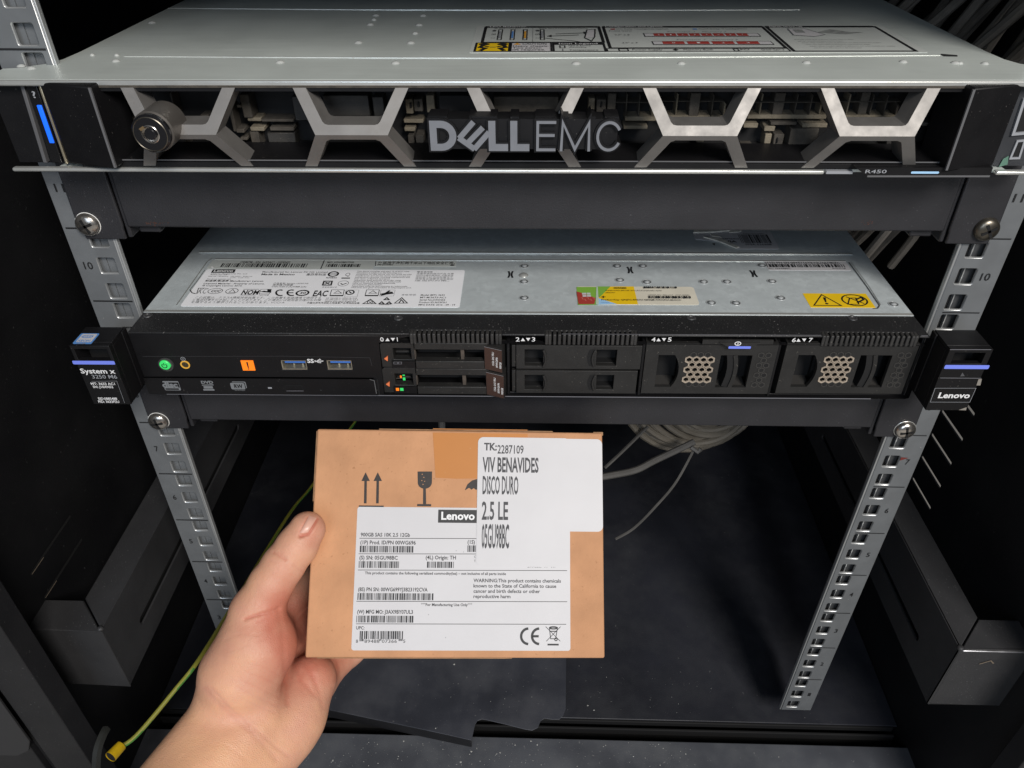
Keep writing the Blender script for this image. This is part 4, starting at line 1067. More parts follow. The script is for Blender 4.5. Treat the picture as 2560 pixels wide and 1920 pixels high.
# ears ----------------------------------------------------------------------
def ear(sx):
    D_ = .0180
    EF = LFR.shift(0, 0, D_); f = z4 if sx < 0 else z6
    if sx < 0: TL_, TR_, BR2, BL2 = EF.at(*z4(450, 842)), EF.at(*z4(702, 828)), EF.at(*z4(836, 1206)), EF.at(*z4(603, 1216))
    else: TL_, TR_, BR2, BL2 = EF.at(*z6(1730, 857)), EF.at(*z6(2006, 857)), EF.at(*z6(1851, 1250)), EF.at(*z6(1585, 1250))
    u0 = (TL_[0] + BL2[0]) / 2; u1 = (TR_[0] + BR2[0]) / 2; v1 = (TL_[1] + TR_[1]) / 2; v0 = (BL2[1] + BR2[1]) / 2
    if sx < 0: pk0, pk1 = EF.at(*z4(478, 930)), EF.at(*z4(697, 853))
    else: pk0, pk1 = EF.at(*z6(1740, 951)), EF.at(*z6(1972, 872))
    b = MB()
    P0 = max(u0 + .0018, pk0[0]); P1 = min(u1 - .0018, pk1[0])
    b.prism(EF, [(u0, v0), (u1, v0), (u1, v1), (u0, v1)], -.0035, 0, PLAST, holes=[[(P0, pk0[1]), (P1, pk0[1]), (P1, v1 - .0022), (P0, v1 - .0022)]])
    b.box(EF, u0, u1, v1 - .0020, v1, -.0185, -.0036, PLAST)
    b.box(EF, u0, u0 + .0016, v0, v1 - .0021, -.0185, -.0036, PLAST); b.box(EF, u1 - .0016, u1, v0, v1 - .0021, -.0185, -.0036, PLAST)
    b.box(EF, u0 + .0018, u1 - .0018, v0 + .001, v1 - .003, -.0115, -.0110, VOID)
    # tie back to the chassis
    iu = u1 if sx < 0 else u0
    b.box(LFR, min(iu, sx * .2167), max(iu, sx * .2167), v0 + .002, v1 - .0004, -.0010, .0040, PLAST)
    e = b.build('release_ear', lnv, bevel=.0006)
    p = MB(); P = Print(p, EF, .0002)
    if sx < 0:
        P.rect(*z4(474, 928), *z4(744, 951), BLUESTR, .0002, r=.0006)
        P.text('System x', *z4(524, 1010), z4(745, 1010)[0], 11.5, WHITE, .02); P.text('3250 M6', *z4(597, 1043), z4(757, 1043)[0], 9, GREYP, .01)
        P.line([z4(588, 1062), z4(752, 1060), z4(802, 1200)], .00015, GREYP)
        for s, x0, x1, y in (('MT: 3633 AC1', 588, 742, 1084), ('SN: J10XN52', 601, 731, 1104), ('EID:0885488', 636, 756, 1180), ('PID: 3633F2U', 636, 770, 1199)): P.text(s, *z4(x0, y), z4(x1, y)[0], 5.6, WHITE, .02)
        p.build('ear_printing', e)
        s = MB(); ET = frame_of(lnv, (0, 0, v1), X, Y, Z)
        q = [ET.at(*z4(*k_)) for k_ in ((460, 822), (586, 826), (640, 757), (530, 755))]
        ua = (q[0][0] + q[3][0]) / 2; ub = (q[1][0] + q[2][0]) / 2
        va, vb = q[0][1], q[2][1]
        ua = max(ua, u0 + .0008)
        s.prism(ET, rrect(ua, ub, va, vb, .0008), 0, .0002, BLUEP)
        s.poly(ET, rrect(ua + .0012, ub - .0007, va + .0012, vb - .0007, .0008), .0003, PAPERW); mx = (ua + ub) / 2; my = (va + vb) / 2
        s.stroke(ET, circ(mx, my + .0015, (ub - ua) * .28, 20, (vb - va) * .13), .0004, .00045, BLUEP, closed=True); s.text(ET, 'intel', mx - .0028, my + .0006, mx + .0028, .0022, .00045, BLUEP)
        s.text(ET, 'XEON', mx - .0034, my - .0034, mx + .0034, .0017, .00045, BLUEP, .02); s.text(ET, 'inside', mx - .0022, my - .0056, mx + .0022, .0012, .00045, GREYP)
        s.build('processor_sticker', e)
    else:
        P.rect(*z6(1694, 955), *z6(1980, 980), BLUESTR, .0002, r=.0006)
        P.line([z6(1672, 1040), z6(1935, 1042)], .0003, EDGEG); P.line([z6(1640, 1106), z6(1902, 1106), z6(1862, 1196), z6(1608, 1195)], .0002, GREYP, True)
        P.line([z6(1735, 858), z6(2000, 858)], .0003, EDGEG)
        P.text('Lenovo', *z6(1656, 1168), z6(1858, 1168)[0], 13, WHITE, .03)
        P.quad([z6(1800, 1030), z6(1815, 1005), z6(1830, 1028)], mat('faint_grey_print', (.08, .08, .085), .5)); P.quad([z6(1905, 1088), z6(1918, 1048), z6(1940, 1046), z6(1930, 1088)], mat('scuffed_corner', (.25, .23, .20), .6))
        P.quad([z6(1790, 1246), z6(1842, 1228), z6(1838, 1248)], mat('scuffed_corner', (.25, .23, .20), .6))
        p.build('ear_printing', e)
ear(-1); ear(1)

# galvanised cover -----------------------------------------------------------
b = MB()
b.box(LTP, -HW, HW, SEAM, .46, -.0012, 0, GALV)
for s in (-1, 1): b.box(LTP, s * HW, s * (HW - .0012), SEAM, .46, -HH, -.0013, GALV)
b.box(LTP, -HW, HW, SEAM + .0001, .46, -HH - .0002, -HH + .001, GALV)
lc = b.build('top_cover', lnv, bevel=.0003)
b = MB()
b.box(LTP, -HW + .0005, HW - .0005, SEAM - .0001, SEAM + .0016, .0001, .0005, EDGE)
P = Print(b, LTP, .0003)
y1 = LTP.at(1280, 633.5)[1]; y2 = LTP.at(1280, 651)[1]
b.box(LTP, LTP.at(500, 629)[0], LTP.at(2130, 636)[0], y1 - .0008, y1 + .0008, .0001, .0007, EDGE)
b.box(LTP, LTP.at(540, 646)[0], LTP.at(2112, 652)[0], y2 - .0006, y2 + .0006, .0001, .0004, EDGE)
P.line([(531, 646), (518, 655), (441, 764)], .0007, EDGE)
P.line([z6(1085, 300), z6(1200, 455), z6(1282, 578), z6(1270, 596), z6(1240, 598)], .0007, INKG); P.line([z6(1100, 300), z6(1215, 455), z6(1290, 574)], .0004, EDGE)  # embossed border, its shade and glint drawn as dark and bright strokes
b.build('cover_folds', lc)
b = MB()
RIVM = mat('rivet_steel', (.66, .69, .70), .28, .5); RIVD = mat('rivet_rim', (.17, .185, .19), .4, .4)
for p in (z5(1185, 322), z5(1182, 422), z5(1183, 527), z5(1780, 322), z5(1945, 322), z5(1798, 412), z5(1972, 425), z6(150, 423), z6(300, 423), z6(590, 420), z6(200, 558), z6(358, 560), z6(645, 527), z6(1372, 568), z6(525, 318)):
    u, v = LTP.at(*p); b = MB()
    b.lathe(LTP, u, v, [(.0031, .0001), (.0029, .0003), (.0026, .0003), (.0024, .0001)], RIVM, 18, cap=False); b.lathe(LTP, u, v, [(.0025, .0002), (.0015, .0002)], RIVD, 16); b.lathe(LTP, u + .0002, v, [(.0016, .0002), (.0011, .0007), (.0002, .0009)], RIVM, 14)
    b.build('rivet', lc)
b = MB(); u, v = LTP.at(*z5(1180, 382)); b.lathe(LTP, u, v, [(.0030, .0001), (.0024, .0008), (.0010, .0013), (.0001, .0014)], EDGE, 18); b.build('rivet', lc)
for p in (z5(1097, 378), z5(1865, 350), z6(473, 373)):
    u, v = LTP.at(*p); b = MB()
    for s in (-1, 1): b.stroke(LTP, [(u + s * .0013, v + .0042), (u + s * .0007, v + .0012), (u + s * .0007, v - .0012), (u + s * .0013, v - .0042)], .0011, .0003, INK)
    b.build('hourglass_slot', lc)

# stickers on the cover
def C_(x, y): return (440 + .1718 * x, 640 + .1718 * y)
def D_(x, y): return (800 + .1718 * x, 640 + .1718 * y)
def E_(x, y): return (1400 + .1718 * x, 690 + .1718 * y)
def plate(b, bl, br, tr, tl, m, r=.0012, d=.00015, th=True):
    q = [LTP.at(*p) for p in (bl, br, tr, tl)]
    u0 = (q[0][0] + q[3][0]) / 2; u1 = (q[1][0] + q[2][0]) / 2; v0 = (q[0][1] + q[1][1]) / 2; v1 = (q[2][1] + q[3][1]) / 2
    b.prism(LTP, rrect(u0, u1, v0, v1, r), .00002, d, m); return u0, u1, v0, v1
b = MB(); plate(b, C_(455, 178), D_(768, 205), D_(812, 72), C_(535, 45), PAPERG, .0008, .0001); P = Print(b, LTP, .0002)
P.text('(1S)MTM - S/N: 3633AC1 - J10XN52', *C_(928, 106), C_(1660, 106)[0], 4.4, INK, .02); P.bars(*C_(640, 110), *C_(1895, 166), 5, n=42); P.line([C_(2105, 195), C_(2160, 65)], .0006, INK)
P.text('MO: J1EXG88V7500', *D_(105, 106), D_(492, 106)[0], 3.6, INK, .02); P.bars(*D_(80, 120), *D_(578, 163), 6, n=18); b.build('serial_sticker', lc)
b = MB(); plate(b, D_(800, 152), D_(1972, 160), D_(1992, 78), D_(812, 72), PAPERG, .0006, .00012); P = Print(b, LTP, .00022)
P.text('仅适用于海拔两千米以下地区安全使用。', *D_(842, 120), D_(1965, 120)[0], 5.2, INK, .015); P.text('PN 81Y9981', *D_(835, 140), D_(1055, 140)[0], 2.6, INK, .02); P.blob(*D_(1925, 138), 6, INKG, 1.6); P.line([D_(805, 150), D_(815, 76)], .0004, INK); b.build('altitude_sticker', lc)
b = MB(); plate(b, C_(80, 728), D_(2040, 756), D_(2098, 215), C_(440, 186), PAPER, .0015); P = Print(b, LTP, .0003)
P.quad([C_(510, 250), C_(850, 250), C_(872, 200), C_(540, 200)], INK); P.text('Lenovo', *C_(545, 240), C_(828, 240)[0], 5.4, WHITE, .03, .0002)
P.text('Lenovo (Singapore) Pte. Ltd.', *C_(512, 270), C_(1040, 270)[0], 2.2, INKG); P.text('Machine Type 3633', *C_(500, 284), C_(745, 284)[0], 2.0, INKG); P.text('Rated Input / Nennspannung', *C_(470, 306), C_(760, 306)[0], 2.0, INKG); P.text('100-240V~ 50/60 Hz', *C_(795, 308), C_(1110, 308)[0], 2.0, INKG); P.text('5.5A - 2.6A max', *C_(790, 327), C_(1065, 327)[0], 2.0, INKG); P.text('This device complies with', *C_(445, 346), C_(800, 346)[0], 2, INKG)
P.text('Manufactured for Lenovo PC HK Limited', *C_(1255, 246), D_(110, 250)[0], 3.0, INKG, .01); P.text('Made in Mexico', *C_(1238, 284), C_(1725, 284)[0], 4.2, INK, .02); P.text('墨西哥制造', *C_(1895, 288), C_(2180, 288)[0], 4.2, INK)
P.text('制造商/製造商 Manufacturer: Lenovo', *C_(420, 378), C_(1270, 378)[0], 3.6, INK, .01); P.text('Licensed Material - Property of Lenovo.', *C_(398, 416), C_(1290, 416)[0], 3.4, INK, .012); P.text('© Copyright Lenovo 2016.', *C_(378, 446), C_(965, 446)[0], 3.2, INK, .01)
P.text('产品型号: System x3250 M6', *C_(1415, 412), C_(1925, 412)[0], 2.6, INKG); P.text('服务器/伺服器', *C_(1405, 436), C_(1700, 436)[0], 3, INKG); P.text('CAN ICES-3 (A)/NMB-3(A)', *C_(1390, 460), C_(1895, 460)[0], 2.6, INK, .005)
P.text('KC', *C_(310, 552), C_(430, 552)[0], 13, INKG, -.01); P.line([C_(302, 556), C_(330, 474), C_(442, 474)], .0005, INKG)
for cx, rx, s in ((572, 105, 'CCC'), (816, 88, '')): P.ring(*C_(cx, 516), rx * .1718, .0004, INKG, 6.6); 
P.text('CCC', *C_(505, 532), C_(640, 532)[0], 5.2, INK, .03); P.line([C_(770, 536), C_(862, 536), C_(828, 492)], .0004, INKG, True)
P.text('NOM', *C_(945, 565), C_(1190, 565)[0], 10.5, INK, .03); P.line([C_(985, 490), C_(1210, 490)], .0004); P.line([C_(935, 574), C_(1165, 574)], .0004)
P.quad([C_(1220, 528), C_(1280, 512), C_(1330, 520), C_(1330, 490), C_(1390, 490), C_(1385, 540), C_(1300, 534)], INK); P.text('NYCE', *C_(1205, 584), C_(1350, 584)[0], 3.2, INKG); P.line([C_(1212, 556), C_(1240, 490), C_(1390, 490), C_(1362, 556)], .0003, INKG, True)
def ce(x0, x1, yb, yt, F):
    w = (x1 - x0); r = (yb - yt) / 2; my = (yb + yt) / 2
    for cx, bar in ((x0 + w * .24, 0), (x0 + w * .76, 1)):
        P.line([F(cx + w * .20 * math.cos(t), my - r * math.sin(t)) for t in [math.radians(60 + 240 * k / 14) for k in range(15)]], F is C_ and .0011 or .0013, INK)
        if bar: P.line([F(cx - w * .19, my), F(cx + w * .08, my)], .0009, INK)
ce(1445, 1760, 582, 500, C_)
P.ring(*C_(1842, 543), 15, .0011, INK, 6.4); P.text('30', *C_(1800, 556), C_(1888, 556)[0], 4.6, INK, .02)
for k, pts in enumerate(([(2060, 505), (2010, 505), (1985, 588), (2035, 588)], [(2100, 588), (2130, 505), (2150, 588)])): pass
P.text('EAC', *C_(1985, 590), D_(98, 590)[0], 13.5, INK, .025)
P.text('この装置は、クラスA情報技術装置です。この装置を家庭環境で使用する', *C_(280, 622), C_(2110, 628)[0], 4.2, INKL); P.text('と電波妨害を引き起こすことがあります。この場合には使用者が適切な対策', *C_(240, 655), C_(2110, 664)[0], 4.2, INKL); P.text('を講ずるよう要求されることがあります。VCCI-A', *C_(215, 690), C_(1580, 698)[0], 4.2, INKL)
P.ring(*D_(196, 268), 12, .0011, INK, 5.6); P.line([D_(140, 268), D_(255, 268)], .0008); P.text('R33B66', *D_(88, 330), D_(245, 330)[0], 2.6, INK, .02); P.text('Q', *D_(362, 298), D_(432, 298)[0], 8, INKG, -.01); P.rect(*D_(310, 320), *D_(435, 334))
P.line([D_(40, 430), D_(60, 372), D_(178, 372), D_(160, 430)], .0010, INK, True); P.line([D_(68, 418), D_(148, 384)], .0008); P.line([D_(78, 384), D_(138, 418)], .0008)
P.ring(*D_(340, 405), 13, .0003, INKG, 6.6); P.line([D_(302, 404), D_(328, 422), D_(388, 402)], .0007); P.text('安全标准认证', *D_(30, 468), D_(245, 468)[0], 2.6, INKL)
fcc = ['This device complies with part 15 of FCC rules.', 'Operation is subject to the following two', 'conditions: (1) this device may not cause harmful', 'interference, and (2) this device must accept any', 'interference received, including interference that', 'may cause undesired operation.', 'Apparatet skall anslutas till jordat uttag', 'Apparatet må tilkoples jordet stikkontakt', 'Laite on liitettävä suojakoskettimilla', 'varustettuun pistorasiaan', 'Apparatets stikprop skal tilsluttes en stikkontakt', 'med jord, som giver forbindelse til stikproppens jord.']
for i, s in enumerate(fcc):
    y = 236 + i * 21.5; x0 = 540 - i * 8; x1 = (1305, 1190, 1330, 1315, 1310, 1020, 1175, 1180, 1095, 900, 1270, 1330)[i]
    P.text(s, *D_(x0, y), D_(x1, y)[0], 2.4, INKG, .005)
for i, s in enumerate(('警告使用者', '这是甲类的资讯产品,在居', '住的环境中使用时,可能会造', '成射频干扰,在这种情况下,', '使用者会被要求采取某些', '适当的对策。')): P.text(s, *D_(1412 - 7 * i, 246 + 25.5 * i), D_((1640, 1945, 1940, 1940, 1940, 1880)[i], 246 + 25.5 * i)[0], 2.8, INKL)
for x in (145, 655):
    w_ = 200
    P.line([D_(x, 585), D_(x + 25, 498), D_(x + w_ + 10, 498), D_(x + w_ - 10, 585)], .0004, INK, True); P.rect(*D_(x + 4, 574), *D_(x + w_ - 10, 590)); P.line([D_(x + 58, 548), D_(x + 170, 548), D_(x + 118, 512)], .0004, INK, True)
P.ring(*D_(440, 535), 9.5, .0009, INK, 5.2); P.line([D_(425, 522), D_(458, 548)], .0009); P.line([D_(360, 600), D_(380, 500), D_(570, 500), D_(540, 600)], .0002, INKL, True)
P.line([D_(880, 565), D_(960, 548), D_(1040, 535), D_(1050, 548), D_(960, 560), D_(910, 575), D_(1000, 520), D_(1020, 512)], .0014, INK); P.line([D_(868, 590), D_(890, 500), D_(1095, 500), D_(1072, 590)], .0002, INKL, True)
P.line([D_(625, 700), D_(815, 700), D_(735, 635)], .0006, INK, True); P.ring(*D_(732, 676), 7, .0004, INK, 4); P.line([D_(715, 672), D_(733, 684), D_(775, 660)], .0006)
for a in ((970, 630), (895, 690), (1003, 690)): P.line([D_(a[0] - 36, a[1] + 12), D_(a[0] + 36, a[1] + 12), D_(a[0] + 4, a[1] - 18)], .0008, INK, True)
P.line([D_(1085, 692), D_(1272, 692), D_(1190, 612)], .0006, INK, True); P.line([D_(1150, 688), D_(1180, 650), D_(1180, 640), D_(1205, 662), D_(1220, 686)], .0007); P.text('UL60950-1', *D_(862, 718), D_(1025, 718)[0], 2.4, INK, .02)
for i, s in enumerate(('AC 100-240 V~ 50/60 Hz, 5.5A', 'AC 200-240 V~ 50/60 Hz, 2.8 A')): P.text(s, *D_(85 - 12 * i, 626 + 24 * i), D_(540 + 15 * i, 626 + 24 * i)[0], 2.5, INK, .005)
P.text('Aplica sólo para Argentina', *D_(65, 672), D_(525, 672)[0], 2.6, INK, .005); P.text('中国北京市海淀区上地信息产业基地创业路', *C_(1905, 698), D_(575, 702)[0], 3, INK, .01)
P.text('合格/检验', *D_(1185, 580), D_(1395, 580)[0], 3.0, INKL)
for i, s in enumerate(('Model (MT): 3633', 'MT-M:3633-AC1', 'Serial No:J10XN52', 'Product ID:3633F2U', 'MFG DATE: 2016 - 09 - 19')): P.text(s, *D_(1465 - 8 * i, 584 + 35.5 * i), D_((1812, 1830, 1820, 1840, 1965)[i], 584 + 35.5 * i)[0], 3.6, INK, .008)
b.build('regulatory_sticker', lc)
# torn film edge of that sticker
b = MB(); P = Print(b, LTP, .0005)
P.line([C_(205, 500), C_(235, 545), C_(290, 560)], .0006, INKG); P.line([C_(520, 165), C_(545, 190)], .0012, WHITE); P.line([C_(420, 215), C_(300, 385), C_(205, 500)], .0003, INKG); b.build('sticker_tear', lc)
# licence sticker
b = MB(); u0, u1, v0, v1 = plate(b, E_(262, 428), E_(2030, 412), E_(1935, 152), E_(228, 162), PAPERY, .0022); P = Print(b, LTP, .0003)
CREAM = PAPERY
P.quad([E_(570, 415), E_(1135, 418), E_(1072, 158), E_(560, 160)], YELLOW); P.quad([E_(575, 320), E_(735, 160), E_(540, 160), E_(560, 300)], GREENP, .0001)
P.quad([E_(262, 428), E_(550, 426), E_(522, 168), E_(240, 168)], GREENP, .0001); P.quad([E_(268, 420), E_(500, 418), E_(518, 330), E_(440, 300), E_(300, 250), E_(240, 236)], RED, .0002)
for pts in ([(318, 258), (380, 256), (382, 282), (322, 284)], [(388, 256), (440, 256), (444, 282), (390, 282)], [(326, 290), (384, 288), (386, 314), (330, 316)], [(392, 288), (448, 288), (452, 314), (394, 314)]): P.quad([E_(*q) for q in pts], PAPERW, .0003)
P.quad([E_(530, 426), E_(830, 420), E_(680, 372), E_(560, 335)], SKYP, .0002); P.quad([E_(520, 426), E_(565, 424), E_(548, 168), E_(528, 168)], mat('silver_thread', (.50, .62, .50), .4), .00035)
for k in range(5): P.line([E_(300 + 42 * k, 330 + (k % 2) * 22), E_(325 + 42 * k, 330 + (k % 2) * 22), E_(326 + 42 * k, 352 + (k % 2) * 22), E_(345 + 42 * k, 352 + (k % 2) * 22)], .0003, mat('pale_red_print', (.70, .22, .18), .5), dd=.0004)
P.d = .0009
P.text('00AX885', *E_(785, 202), E_(968, 202)[0], 3.4, INK, .02); P.text('WINDOWS SERVER 2012 R2 STANDARD ROK', *E_(660, 234), E_(1485, 232)[0], 2.0, INK, .005); P.text('LENOVO', *E_(665, 266), E_(800, 266)[0], 2.2, INK, .005); P.line([E_(598, 322), E_(665, 322)], .0004); P.line([E_(632, 308), E_(632, 338)], .0005)
P.text('Product Key: QNJFG-RFDP2-982RM-YWCKH-46XCG', *E_(605, 372), E_(1760, 370)[0], 3.2, INK, .005); P.text('Proof of license', *E_(605, 408), E_(720, 408)[0], 1.8, BLUEP)
P.bars(*E_(1222, 170), *E_(1700, 196), 12, n=20); P.bars(*E_(1295, 308), *E_(1905, 342), 13, n=22); P.text('00258-001-986-014   X19-45886', *E_(1290, 300), E_(1885, 300)[0], 2.2, INKG)
b.build('license_sticker', lc)
# part number sticker
b = MB(); plate(b, z6(571, 352), z6(1096, 350), z6(1068, 290), z6(540, 293), PAPERW, .0012); P = Print(b, LTP, .0003)
P.text('(11S) PN SN 00YE116YK10UA6740ZC', *z6(552, 309), z6(1030, 309)[0], 4.6, INK, .008); P.bars(*z6(562, 312), *z6(1062, 331), 21, n=34); P.text('EC: N34486C', *z6(572, 343), z6(715, 343)[0], 2.8, INKG); P.text('2016-07-08', *z6(980, 343), z6(1066, 343)[0], 2.4, INKG); b.build('part_number_sticker', lc)
# yellow warning sticker
b = MB(); q = plate(b, z6(834, 588), z6(1250, 591), z6(1202, 500), z6(794, 499), YELLOW, .0003); P = Print(b, LTP, .0003)
P.line([z6(862, 577), z6(1038, 579), z6(910, 508)], .0007, INK, True); P.quad([z6(934, 558), z6(942, 558), z6(936, 526), z6(918, 526)], INK); P.blob(*z6(944, 566), 4.2, INK, 1.8)
P.ring(*z6(1122, 544), 30.5, .0009, INK, 13.6); P.line([z6(1068, 522), z6(1185, 566)], .0007); P.line([z6(1080, 570), z6(1090, 530), z6(1130, 530), z6(1150, 570)], .0007, INK, True); P.line([z6(1130, 540), z6(1165, 525), z6(1180, 540), z6(1140, 560)], .0012); b.build('warning_sticker', lc)
# torn inventory label
b = MB(); q = [LTP.at(*z6(*k)) for k in ((82, 110), (90, 98), (300, 96), (318, 86), (400, 100), (572, 98), (590, 112), (637, 205), (628, 213), (370, 213), (250, 165), (100, 150))]
b.prism(LTP, q, .00002, .00016, PAPERW)
W3 = mat('torn_paper', (.68, .65, .57), .8, 0, var=.2, vscale=200)
for pts in ([(85, 112), (200, 110), (320, 100), (300, 94), (90, 98)], [(150, 140), (260, 150), (380, 205), (360, 212), (240, 165)], [(308, 84), (400, 98), (380, 106), (318, 110)], [(190, 118), (240, 128), (265, 140), (210, 134)]):
    p2 = [LTP.at(*z6(*k)) for k in pts]; b.prism(LTP, p2, .0002, RND.uniform(.0005, .0011), W3)
P = Print(b, LTP, .0003); P.text('mercados', *z6(268, 152), z6(380, 154)[0], 3.0, INK, .02); P.text('VIA', *z6(290, 172), z6(368, 172)[0], 4.5, INK, .03); P.bars(*z6(398, 122), *z6(590, 176), 31, n=22); P.text('Supermercados', *z6(405, 118), z6(545, 116)[0], 2.2, INKG); P.text('SPSA 036608', *z6(422, 190), z6(590, 190)[0], 3.6, INK, .01)
P.quad([z6(205, 180), z6(225, 178), z6(222, 192)], INK); b.build('torn_label', lc)

# ================================================================== the held box
box = thing('cardboard_box', 'small brown cardboard box with white stickers, held upright in front of the lower shelf', 'box', (-.0378, -.0848, .3007), (-.808, .0383, .0496))
BX = frame_of(box, (0, 0, 0), X, Z, NY)
BW_, BH_, BD_ = .080, .061, .048
def zb(x, y): return (700 + .3888 * x, 1040 + .3888 * y)
b = MB()
b.box(BX, -BW_, BW_, -BH_, BH_, -BD_, 0, CARD)
body = b.build('carton', box, bevel=.0011, seg=3)
b = MB()
b.box(BX, -.046, .052, BH_ + .0002, BH_ + .0008, -.030, -.0016, CARDED); b.box(BX, BW_ - .0050, BW_ + .0006, BH_ - .0014, BH_ + .0006, -.012, -.0012, CARDED); b.box(BX, -BW_ - .0007, -BW_ - .0001, BH_ - .040, BH_ - .001, -.034, -.0016, CARDED)
b.box(BX, -BW_ + .006, BW_ - .05, -BH_ - .0006, -BH_ - .0001, -.03, -.0016, CARDED)
b.build('flap', box, bevel=.0002)
b = MB(); P = Print(b, BX, .0002)
for x in (549, 627):                                          # this-way-up arrows
    P.quad([zb(x - 9, 562), zb(x + 8, 562), zb(x + 10, 415), zb(x - 6, 415)], INKBOX); P.quad([zb(x - 25, 418), zb(x + 29, 418), zb(x + 2, 362)], INKBOX, .00005)
P.rect(*zb(507, 575), *zb(667, 584), INKBOX)
P.quad([zb(885, 357), zb(886, 430)] + [zb(931 - 45 * math.cos(t), 430 + 38 * math.sin(t)) for t in [math.pi * k / 10 for k in range(1, 10)]] + [zb(977, 430), zb(978, 357)], INKBOX)
P.quad([zb(921, 460), zb(920, 566), zb(940, 566), zb(938, 460)], INKBOX, .00005); P.rect(*zb(882, 566), *zb(972, 580), INKBOX)
for q in ((915, 375), (925, 395), (912, 415), (920, 440), (930, 420)): P.blob(*zb(*q), 1.6, CARD, 1.2, 6, .0001)
P.quad([zb(1188, 478), zb(1205, 440), zb(1235, 415), zb(1270, 404), zb(1290, 404), zb(1290, 470), zb(1275, 462), zb(1262, 476), zb(1245, 464), zb(1232, 474), zb(1216, 462)], INKBOX)
b.build('handling_marks', box)
b = MB(); a = BX.at(*zb(1000, 402)); c = BX.at(*zb(1592, 100))
tp_ = [(a[0], a[1] + .0004), (a[0] + .012, a[1]), (a[0] + .03, a[1] + .0005), (c[0], a[1]), (c[0], BH_ - .0012), (a[0] - .0022, BH_ - .0012)]
b.prism(BX, tp_, .00005, .00022, TAPE); b.box(BX, a[0] - .0022, c[0], BH_ + .0009, BH_ + .0012, -.030, -.0006, TAPE)
b.build('tape', box)
# product label
def blabel(x0, y0, x1, y1, r, d0, d1):
    m = MB(); u0, v0 = BX.at(*zb(x0, y1)); u1, _ = BX.at(*zb(x1, y1)); _, v1 = BX.at(*zb(x0, y0))
    return m, u0, u1, v0, v1
b = MB()
q = [BX.at(*zb(*k)) for k in ((457, 1508), (1869, 1508), (1862, 590), (500, 590))]
u0, u1, v0, v1 = (q[0][0] + q[3][0]) / 2, (q[1][0] + q[2][0]) / 2, (q[0][1] + q[1][1]) / 2, (q[2][1] + q[3][1]) / 2
b.prism(BX, rrect(u0, u1, v0, v1, .0014), .00005, .0002, PAPERW)
P = Print(b, BX, .0003); INKT = mat('thermal_print', (.018, .018, .02), .6, 0, var=.2, vscale=800)
P.rect(*zb(1016, 602), *zb(1300, 686), INK); P.text('Lenovo', *zb(1037, 665), zb(1252, 665)[0], 18.5, WHITE, .03, .0001)
P.text('900GB SAS 10K 2.5 12Gb', *zb(519, 774), zb(836, 774)[0], 9.0, INKT, .018); P.line([zb(512, 786), zb(1290, 788)], .0003, INKT)
P.text('(1P) Prod. ID/PN 00WG696', *zb(517, 824), zb(873, 822)[0], 9.2, INKT, .018); P.bars(*zb(513, 834), *zb(857, 876), 41, INKT, 38); P.text('(1S)', *zb(1206, 822), zb(1253, 822)[0], 9.2, INKT, .018); P.bars(*zb(1205, 832), *zb(1290, 874), 42, INKT, 9)
P.line([zb(506, 886), zb(1290, 887)], .0003, INKT)
P.text('(S) SN: 05GU98BC', *zb(511, 922), zb(757, 920)[0], 9.2, INKT, .018); P.bars(*zb(506, 933), *zb(764, 976), 43, INKT, 27); P.text('(4L) Origin: TH', *zb(937, 921), zb(1131, 920)[0], 9.2, INKT, .018); P.bars(*zb(945, 936), *zb(1117, 976), 44, INKT, 18)
P.text('C', *zb(1249, 913), zb(1260, 913)[0], 6, INKT); P.text('T', *zb(1248, 940), zb(1258, 940)[0], 6, INKT)
P.line([zb(502, 990), zb(1846, 994)], .0003, INKT)
P.text('This product contains the following serialized commodity(ies) – not inclusive of all parts inside', *zb(546, 1017), zb(1453, 1017)[0], 6.4, INKT, .018)
for i, s in enumerate(('WARNING:This product contains chemicals', 'known to the State of California to cause', 'cancer and birth defects or other', 'reproductive harm')): P.text(s, *zb(1244, 1068 + 34 * i), zb((1806, 1776, 1672, 1482)[i], 1068 + 34 * i)[0], 8.6, INKT, .016)
P.text('(8S) PN SN: 00WG699YJ3B23192CVA', *zb(503, 1126), zb(949, 1124)[0], 9.2, INKT, .018); P.bars(*zb(498, 1138), *zb(986, 1182), 45, INKT, 50); P.line([zb(492, 1191), zb(1846, 1194)], .0003, INKT)
P.text('***For Manufacturing Use Only***', *zb(906, 1221), zb(1236, 1221)[0], 6.6, INKT, .018)
P.text('(W) MFG MO: J3AX9BY07UL3', *zb(497, 1270), zb(855, 1268)[0], 9.2, INKT, .018); P.bars(*zb(491, 1283), *zb(857, 1327), 46, INKT, 38); P.line([zb(490, 1336), zb(1840, 1339)], .0003, INKT)
P.text('UPC:', *zb(490, 1372), zb(543, 1372)[0], 8, INKT, .016)
P.bars(*zb(512, 1382), *zb(790, 1434), 47, INKT, 26); P.bars(*zb(512, 1434), *zb(540, 1448), 48, INKT, 4); P.bars(*zb(762, 1434), *zb(790, 1446), 49, INKT, 4); P.bars(*zb(640, 1434), *zb(652, 1444), 50, INKT, 2)
for s, x0, x1 in (('8', 488, 502), ('89488', 543, 640), ('07366', 655, 752), ('5', 792, 806)): P.text(s, *zb(x0, 1458), zb(x1, 1458)[0], 8, INKT)
Ru = abs(BX.at(*zb(1594, 1416))[0] - BX.at(*zb(1552, 1416))[0]); 
